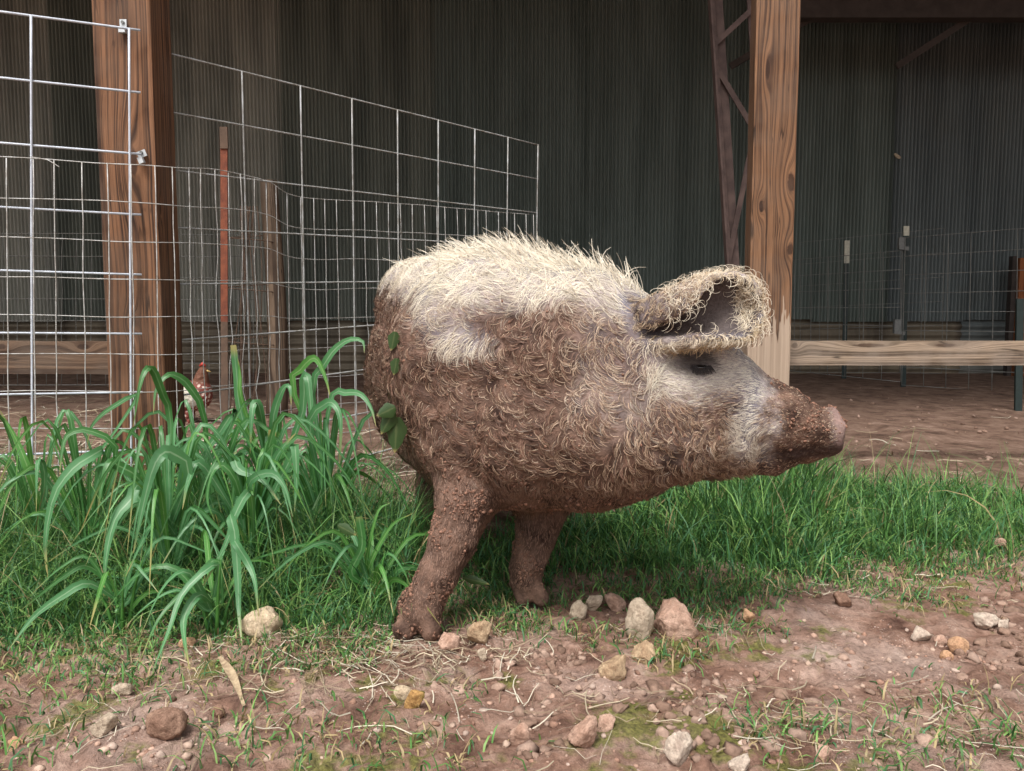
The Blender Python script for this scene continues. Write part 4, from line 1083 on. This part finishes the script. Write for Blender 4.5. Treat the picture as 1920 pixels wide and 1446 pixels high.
# ------------------------------------------------------------------ short grass (uncountable)
def inside(x, y):
    """0..1 turf density at ground point"""
    p = np.stack([x, y, 0 * x], 1); nz = .16 * fbm(p * 4, 3, 61)
    front = np.interp(x, [-2.2, -1.0, -.75, -.45, -.28, -.12, .0, .12, .3, .6, .8, 1.05, 1.4, 2.4], [1.24, 1.28, 1.32, 1.34, 1.36, 1.50, 1.51, 1.52, 1.54, 1.58, 1.66, 1.77, 1.88, 1.92])
    back = np.interp(x, [-2.2, -.9, -.4, .1, .5, .9, 1.3, 1.7, 2.4], [2.1, 2.15, 2.2, 2.05, 2.4, 2.65, 2.55, 2.4, 2.3])
    dd = sstep(front - .12 + nz, front + .10 + nz, y) * sstep(back + .14 + nz, back - .12 + nz, y)
    dd = dd * np.where(x > -.25, np.clip(.80 + .8 * fbm(p * 5.5, 2, 77), .25, 1), 1)
    return dd, y - front
def blades(x, y, h, w, lean, colr, segs=3, droop=.8):
    N = len(x); a = R.random(N) * 2 * math.pi
    p = np.stack([x, y, gh(x, y) - .004], 1)
    out = [p]; cur = p; ln = lean * (.3 + 1.0 * R.random(N))
    hd = np.stack([np.cos(a), np.sin(a), 0 * a], 1)
    for k in range(segs):
        tl_ = ln * (.35 + droop * k)
        dd = hd * np.sin(tl_)[:, None]; dd[:, 2] = np.cos(tl_)
        cur = cur + dd * (h / segs)[:, None]; out.append(cur)
    pts = np.stack(out, 1); face = np.stack([-np.sin(a), np.cos(a), 0 * a], 1) + .6 * R.normal(size=(N, 3)); face[:, 2] *= .3; face = nrmz(face)
    wid = (w[:, None] * np.array([.8, 1, .8, .08] if segs == 3 else np.linspace(1, .1, segs + 1)))[..., None] / 2
    v = np.stack([pts - face[:, None] * wid, pts + face[:, None] * wid], 2).reshape(-1, 3)
    K = segs + 1; base = (np.arange(N) * K * 2)[:, None] + np.arange(segs)[None] * 2
    f = np.stack([base, base + 1, base + 3, base + 2], -1).reshape(-1, 4)
    return v, f, np.repeat(colr, K * 2, axis=0)
GR = [lin(74, 114, 56), lin(92, 136, 70), lin(58, 98, 52), lin(122, 156, 86), lin(74, 120, 78)]
DRY = lin(176, 156, 116)
def gcol(N, dry):
    c = np.array(GR)[R.integers(0, 5, N)] * (.8 + .4 * R.random((N, 1)))
    k = R.random(N) < dry; c[k] = DRY * (.6 + .5 * R.random((k.sum(), 1))); return c
M['turf'] = attr_mat('grass_blade', .5, .35, trans=.25)
N = 120000
x = R.uniform(-1.55, 1.95, N); y = R.uniform(1.2, 2.7, N); dd, depth = inside(x, y)
k = (R.random(N) < dd) & ~((x > 0.2) & (y > 2.45) & (R.random(N) < .5)) & ~((np.hypot(x + .175, y - 1.445) < .05) | (np.hypot(x - .03, y - 1.6) < .04))
x, y, depth = x[k], y[k], depth[k]
tall = sstep(.02, .5, depth) * (.6 + .5 * np.clip(pn(np.stack([x, y, 0 * x], 1) * 5, 71) + .5, 0, 1)); tall *= np.where(x > -.3, np.interp(x, [-.3, .2, .45, .65, .95, 1.3, 1.9], [.35, .6, 1.35, 1.9, 1.45, .85, .5]), 1.0)
h = (.026 + .095 * tall * (.45 + 1.0 * np.clip(pn(np.stack([x, y, 0 * x], 1) * 8, 72) + .45, 0, 1.2)) + .06 * tall * (x < -.3)) * (.4 + 1.0 * R.random(len(x)))
v1, f1, c1 = blades(x, y, h, .0018 + .0020 * R.random(len(x)) + .0008 * tall, 1.05 - .35 * tall, gcol(len(x), np.clip(.22 - depth * .9, .03, .4)))
# sparse shoots and tufts on the bare soil
tx, ty = [], []
for (px, py, nn, sp) in ((110, 1215, 260, .12), (120, 1320, 240, .11), (300, 1270, 130, .08), (460, 1385, 200, .07), (700, 1395, 120, .06), (590, 1230, 160, .06), (1000, 1180, 160, .05), (1240, 1230, 120, .05), (1330, 1110, 160, .06),
                         (1460, 1370, 150, .05), (1850, 1360, 260, .09), (1660, 1400, 160, .07), (1760, 1120, 100, .06), (905, 1160, 160, .05), (950, 1130, 150, .05), (870, 1310, 30, .03), (1130, 1200, 60, .04), (30, 1420, 80, .06), (860, 1420, 60, .05)):
    g = G(px, py); tx.append(g[0] + sp * R.normal(size=nn)); ty.append(g[1] + sp * .8 * R.normal(size=nn))
tx, ty = np.concatenate(tx), np.concatenate(ty)
k = (ty > .86); tx, ty = tx[k], ty[k]
v2, f2, c2 = blades(tx, ty, .018 + .035 * R.random(len(tx)), .0018 + .0018 * R.random(len(tx)), 1.2, gcol(len(tx), .3))
# taller wisps by the fence and right lawn
N = 7000; wx = np.concatenate([R.uniform(-1.4, -.2, N), R.uniform(.35, 1.6, 1500)]); wy = np.concatenate([R.uniform(1.46, 2.05, N), R.uniform(1.85, 2.6, 1500)])
kk = R.random(len(wx)) < inside(wx, wy)[0]; wx, wy = wx[kk], wy[kk]
v3, f3, c3 = blades(wx, wy, (.10 + .20 * R.random(len(wx))) * np.where(wx < 0, sstep(1.40, 1.75, wy) * .8 + .45, 1), .0028 + .0028 * R.random(len(wx)) ** 2, .75, gcol(len(wx), .04), 5, .55)
V = np.vstack([v1, v2, v3]); Fc = np.vstack([f1, f2 + len(v1), f3 + len(v1) + len(v2)])
tag(mobj('grass', V, Fc, M['turf'], origin=(0, 1.8, 0), attrs={'col': np.vstack([c1, c2, c3])}), 'short green grass growing along the edge of the barn', 'grass', kind='stuff')

# ------------------------------------------------------------------ straw and rootlets (uncountable)
def straws(spots, Lr, w):
    px, py = [], []
    for (sx, sy, nn, sp) in spots:
        g = G(sx, sy) if sy > 0 else np.array([sx, -sy, 0]); nn = int(nn * (.42 if sy > 0 else 1)); sp = sp * (1.35 if sy > 0 else 1); px.append(g[0] + sp * R.normal(size=nn)); py.append(g[1] + sp * .8 * R.normal(size=nn))
    px, py = np.concatenate(px), np.concatenate(py); k = py > .85; px, py = px[k], py[k]; N = len(px)
    a = R.random(N) * math.pi; L = Lr[0] + (Lr[1] - Lr[0]) * R.random(N) ** 1.6; cv = R.normal(size=N) * .22
    pts = []
    for s in np.linspace(-.5, .5, 5):
        aa = a + cv * s; q = np.stack([px + L * s * np.cos(aa), py + L * s * np.sin(aa)], 1)
        z = gh(q[:, 0], q[:, 1]) + .003 + .010 * (R.random(N) if s in (-.5, .5) else .4) * 1.0
        pts.append(np.column_stack([q, z]))
    pts = np.stack(pts, 1); up = np.tile([0, -.3, 1.], (N, 1))
    v, f = ribbons(pts, up, w[0] + (w[1] - w[0]) * R.random(N), .7)
    c = np.array([lin(190, 176, 150), lin(160, 142, 118), lin(128, 108, 90), lin(206, 196, 176)])[R.integers(0, 4, N)] * (.55 + .40 * R.random((N, 1)))
    return v, f, np.repeat(c, 10, axis=0)
near_ = straws([(760, 1225, 220, .06), (850, 1250, 160, .07), (930, 1230, 120, .06), (660, 1260, 160, .06), (420, 1230, 120, .08), (1500, 1090, 140, .05), (1230, 1290, 60, .09), (1460, 1350, 120, .05), (1830, 1380, 200, .06),
               (1700, 1110, 70, .09), (1380, 1190, 60, .08), (300, 1330, 90, .12), (80, 1380, 60, .1), (1000, 1330, 60, .12), (1500, 1260, 50, .12), (1150, 1400, 40, .09), (700, 1330, 60, .1), (600, 1200, 120, .06), (520, 1250, 90, .08)], (.02, .11), (.0008, .0024))
far_ = straws([(-1.5, -3.2, 900, .55), (-2.3, -4.2, 900, .8), (-.6, -3.2, 500, .45), (1.2, -3.4, 220, .6), (-1.3, -2.5, 500, .3), (-3.2, -5.5, 500, 1.0)], (.04, .16), (.002, .006))
V = np.vstack([near_[0], far_[0]]); Fc = np.vstack([near_[1], far_[1] + len(near_[0])])
M['straw'] = attr_mat('dry_straw', .8, .2)
tag(mobj('dry_straw', V, Fc, M['straw'], origin=(0, 1.5, 0), attrs={'col': np.vstack([near_[2], far_[2]])}), 'dry straw and root bits scattered over the soil and barn floor', 'straw', kind='stuff')

# flat dry stalk lying on the soil
q0, q1 = G(412, 1255), G(458, 1338)
v, f = strip(np.array([q0 + (0, 0, .022), (q0 + q1) / 2 + (.004, 0, .02), q1 + (0, 0, .012)]), .014, (0, -.3, 1), 8, .4, .3)
tag(mobj('dry_stalk', v, f, simple('dry_leaf', srgb(176, 156, 126), .85, 0, .3, 90, srgb(128, 106, 84)), None, True), 'flat straw-coloured dry stalk lying on bare soil below the grass', 'stalk')
q0, q1 = G(622, 1130), G(668, 1098)
tag(MB().tube(catmull([q0 + (0, -.03, .05), (q0 + q1) / 2 + (0, -.03, .065), q1 + (0, -.03, .07)], 6), [.006, .008, .009, .008, .008, .006], 7).build('stick', simple('stick_bark', srgb(92, 70, 62), .9), None, True), 'short dark stick caught in the short grass left of the pig leg', 'stick')

# ------------------------------------------------------------------ stones
def stonemat(name, c1, c2, moss=False):
    n = NT(name); f = n.noise(n.obj(), 38, 5, .65); c = n.ramp(f, [(.32, c2), (.62, c1)])
    c = n.mix(n.math('MULTIPLY', n.step(.55, .7, n.noise(n.obj(), 14, 3)), .5), c, srgb(140, 104, 88))
    if moss: c = n.mix(n.step(.48, .6, n.noise(n.obj(), 22, 3)), c, srgb(104, 104, 48))
    sp_ = n.noise(n.obj(), 160, 4, .75); c = n.mix(.6, c, n.ramp(sp_, [(.30, (.62, .58, .55, 1)), (.58, (1.35, 1.33, 1.3, 1))]), 'MULTIPLY'); n.bump(n.noise(n.obj(), 110, 6, .75), 1.0, .008); return n.fin(c, .95, spec=.12)
SM = {'tan': stonemat('tan_stone', srgb(196, 172, 142), srgb(158, 130, 104)), 'grey': stonemat('grey_stone', srgb(196, 180, 160), srgb(160, 142, 124)),
      'pink': stonemat('pink_stone', srgb(204, 172, 154), srgb(168, 134, 116)), 'brown': stonemat('brown_stone', srgb(160, 130, 112), srgb(120, 92, 78)),
      'yellow': stonemat('mossy_stone', srgb(196, 158, 104), srgb(158, 120, 76), True), 'orange': stonemat('orange_stone', srgb(204, 166, 134), srgb(180, 140, 110)),
      'pale': stonemat('pale_stone', srgb(204, 186, 160), srgb(172, 150, 124)), 'white': stonemat('white_stone', srgb(212, 198, 182), srgb(180, 160, 146))}
STONES = [(1203, 1205, 56, 74, 'grey', 'upright rounded grey-tan stone beside the crumbly pink clod', 0), (1270, 1204, 82, 66, 'pink', 'large crumbly pink clod beside the upright rounded stone', 1),
          (1212, 1252, 46, 40, 'tan', 'squarish tan stone just in front of the upright rounded stone', 1), (1156, 1285, 56, 46, 'tan', 'wedge-shaped tan stone lying apart on bare soil', 1),
          (1085, 1168, 36, 36, 'grey', 'small grey rounded stone between the far fore leg and the upright stone', 0), (1112, 1155, 34, 28, 'grey', 'small flat grey stone touching the small rounded one', 1), (1158, 1150, 44, 30, 'pink', 'slanting pinkish stone at the lawn edge', 1),
          (902, 1222, 50, 36, 'tan', 'flat tan stone lying in straw between the fore legs', 1), (813, 1200, 24, 20, 'pale', 'pale chip of stone beside the near hoof', 1), (838, 1232, 46, 34, 'pink', 'crumbly pinkish clod beside the near hoof', 1),
          (775, 1344, 42, 34, 'yellow', 'yellow stone with green moss on top', 1), (753, 1316, 40, 24, 'pale', 'smooth pale pebble behind the mossy yellow stone', 0),
          (302, 1400, 82, 50, 'brown', 'big rounded brown stone lying in gravel', 0), (192, 1398, 54, 36, 'grey', 'flat grey stone beside the big rounded brown stone', 1), (482, 1212, 82, 52, 'pale', 'big pale rounded stone half hidden in grass', 0),
          (347, 1222, 34, 20, 'orange', 'small orange-brown stone under the drooping grass blades', 0), (1096, 1420, 62, 58, 'pink', 'jagged pinkish-grey stone beside green moss', 1), (1138, 1392, 38, 26, 'pink', 'small pink stone next to the jagged one beside moss', 1),
          (972, 1404, 42, 42, 'pink', 'pink angular stone set in cracked soil', 1), (1272, 1446, 64, 56, 'white', 'pale ridged stone like a shell fragment', 1), (1405, 1172, 26, 26, 'orange', 'bright orange pointed chip of stone', 1),
          (1732, 1204, 42, 26, 'white', 'whitish angular stone beside the tan pebble group', 1), (1769, 1206, 26, 20, 'pink', 'small pink pebble between the whitish stone and the orange-tan one', 0), (1804, 1222, 40, 28, 'orange', 'orange-tan rounded stone in the pebble group', 0),
          (1780, 1228, 24, 18, 'orange', 'small orange pebble against the orange-tan stone', 0), (1858, 1180, 54, 28, 'white', 'flat whitish stone at the edge of churned soil', 1), (1886, 1182, 24, 22, 'white', 'small whitish stone touching the flat whitish one', 1),
          (1587, 1066, 26, 20, 'grey', 'small grey stone half hidden in the lawn under the snout', 0), (1585, 1144, 34, 28, 'brown', 'brown clod at the straw edge of the lawn', 1), (228, 1322, 40, 22, 'grey', 'small flat grey stone lying on mossy soil', 1),
          (406, 1354, 28, 22, 'brown', 'small brown pebble beside the flat dry stalk', 0), (1395, 1452, 46, 26, 'white', 'pale flat stone at the mossy puddle edge', 1), (1545, 1432, 34, 34, 'pink', 'pinkish stone among pale pebbles near dry rootlets', 1),
          (24, 1404, 36, 24, 'orange', 'orange-brown stone beside thin grass shoots', 1), (1880, 1036, 30, 18, 'pink', 'pinkish clod at the right lawn fringe', 1), (905, 1252, 18, 22, 'grey', 'small grey chip standing in the straw', 1)]
for i, (px, py, w, hh, mt, lb, ang) in enumerate(STONES):
    g = G(px, py - 3); sc_ = g[1] / FPX
    v, f = ICO[4]; v = v.copy()
    if ang:
        pl = nrmz(np.random.default_rng(100 + i).normal(size=(9, 3)))
        dd = v @ pl.T; rad = np.min(np.where(dd > .15, .58 / np.maximum(dd, .15), 9), axis=1); v = v * np.clip(rad, .5, 1.1)[:, None]
        v *= (1 + .10 * fbm(v * 2.6 + i * 7, 4))[:, None]
    else:
        v *= (1 + .22 * pn(v * 1.2 + i * 5) + .07 * fbm(v * 3.5 + i, 3))[:, None]
    if mt == 'pink' and w > 60: v *= (1 + .10 * fbm(v * 6 + i, 2))[:, None]
    a = random.uniform(-.5, .5); ca, sa = math.cos(a), math.sin(a); v[:, :2] = v[:, :2] @ np.array([[ca, -sa], [sa, ca]])
    v = v / np.ptp(v, axis=0) * [w * sc_, w * sc_ * .8, hh * sc_ * 1.3]
    z0 = gh(np.array([g[0]]), np.array([g[1] + w * sc_ * .3]))[0]
    v = v - [0, 0, v[:, 2].min()] + [g[0], g[1] + w * sc_ * .35, z0 - hh * sc_ * .22]
    tag(mobj('stone', v, f, SM[mt], None, True), lb, 'stone', 'loose stones on the soil')

# gravel and clods (uncountable)
def lumps(spots, r0, r1, flat, cols, seed):
    rr = np.random.default_rng(seed); V_, F_, C_ = [], [], []; nv = 0; bv, bf = ICO[2] if r1 > .009 else ICO[1]
    for (sx, sy, nn, sp) in spots:
        g = G(sx, sy)
        for _ in range(int(nn * .7)):
            x, y = g[0] + sp * rr.normal(), g[1] + sp * .7 * rr.normal()
            if y < .87: continue
            r = r0 + (r1 - r0) * rr.random() ** 2.2
            pl = nrmz(rr.normal(size=(7, 3))); dd = bv @ pl.T; rad = np.min(np.where(dd > .2, .62 / np.maximum(dd, .2), 9), axis=1)
            v = bv * np.clip(rad, .5, 1.1)[:, None] * (1 + .14 * rr.normal(size=(len(bv), 1))) * r * (1 + .4 * rr.random(3)) * (1, 1, flat)
            V_.append(v + (x, y, gh(np.array([x]), np.array([y]))[0] + r * .02)); F_.append(bf + nv); nv += len(bv)
            C_.append(np.tile(cols[rr.integers(len(cols))] * (.8 + .35 * rr.random()), (len(bv), 1)))
    return np.vstack(V_), np.vstack(F_), np.vstack(C_)
M['gravel'] = attr_mat('gravel', .9, .2, 150, .5)
v, f, c = lumps([(260, 1410, 110, .07), (330, 1395, 60, .05), (1680, 1210, 90, .10), (1560, 1230, 80, .12), (1000, 1300, 70, .14), (840, 1220, 50, .05), (1740, 1240, 60, .1), (600, 1370, 60, .12), (1450, 1290, 60, .12), (1200, 1330, 70, .14), (1350, 1250, 50, .12),
                 (1620, 1425, 40, .05), (700, 1290, 50, .1), (100, 1400, 50, .1), (1850, 1260, 50, .1), (960, 1420, 50, .12)], .0012, .0075, .75,
                [lin(186, 162, 146), lin(178, 148, 132), lin(164, 134, 118), lin(176, 156, 144), lin(150, 118, 102)], 5)
tag(mobj('gravel', v, f, M['gravel'], None, False, {'col': c}), 'fine pinkish gravel scattered over bare soil', 'gravel', kind='stuff')
v, f, c = lumps([(1885, 1230, 70, .05), (1900, 1180, 40, .04), (1325, 1400, 50, .04), (1290, 1375, 30, .03), (1090, 1265, 60, .05), (1040, 1245, 40, .04), (1010, 1350, 30, .03), (1000, 1420, 30, .03), (1280, 1300, 60, .06), (1220, 1320, 40, .06), (870, 1280, 40, .06), (1150, 1165, 30, .03),
                 (1600, 1300, 40, .1), (1890, 1130, 40, .04), (480, 1300, 25, .1), (1720, 1290, 40, .1), (1700, 800, 90, .3), (1850, 860, 70, .15), (1650, 840, 60, .15), (1800, 770, 90, .4), (1600, 740, 60, .5)], .002, .012, .8,
                [lin(136, 112, 98), lin(150, 126, 112), lin(122, 99, 86), lin(162, 138, 124)], 9)
tag(mobj('soil_clods', v, f, M['gravel'], None, False, {'col': c}), 'crumbled red-brown soil clods on bare ground', 'soil', kind='stuff')
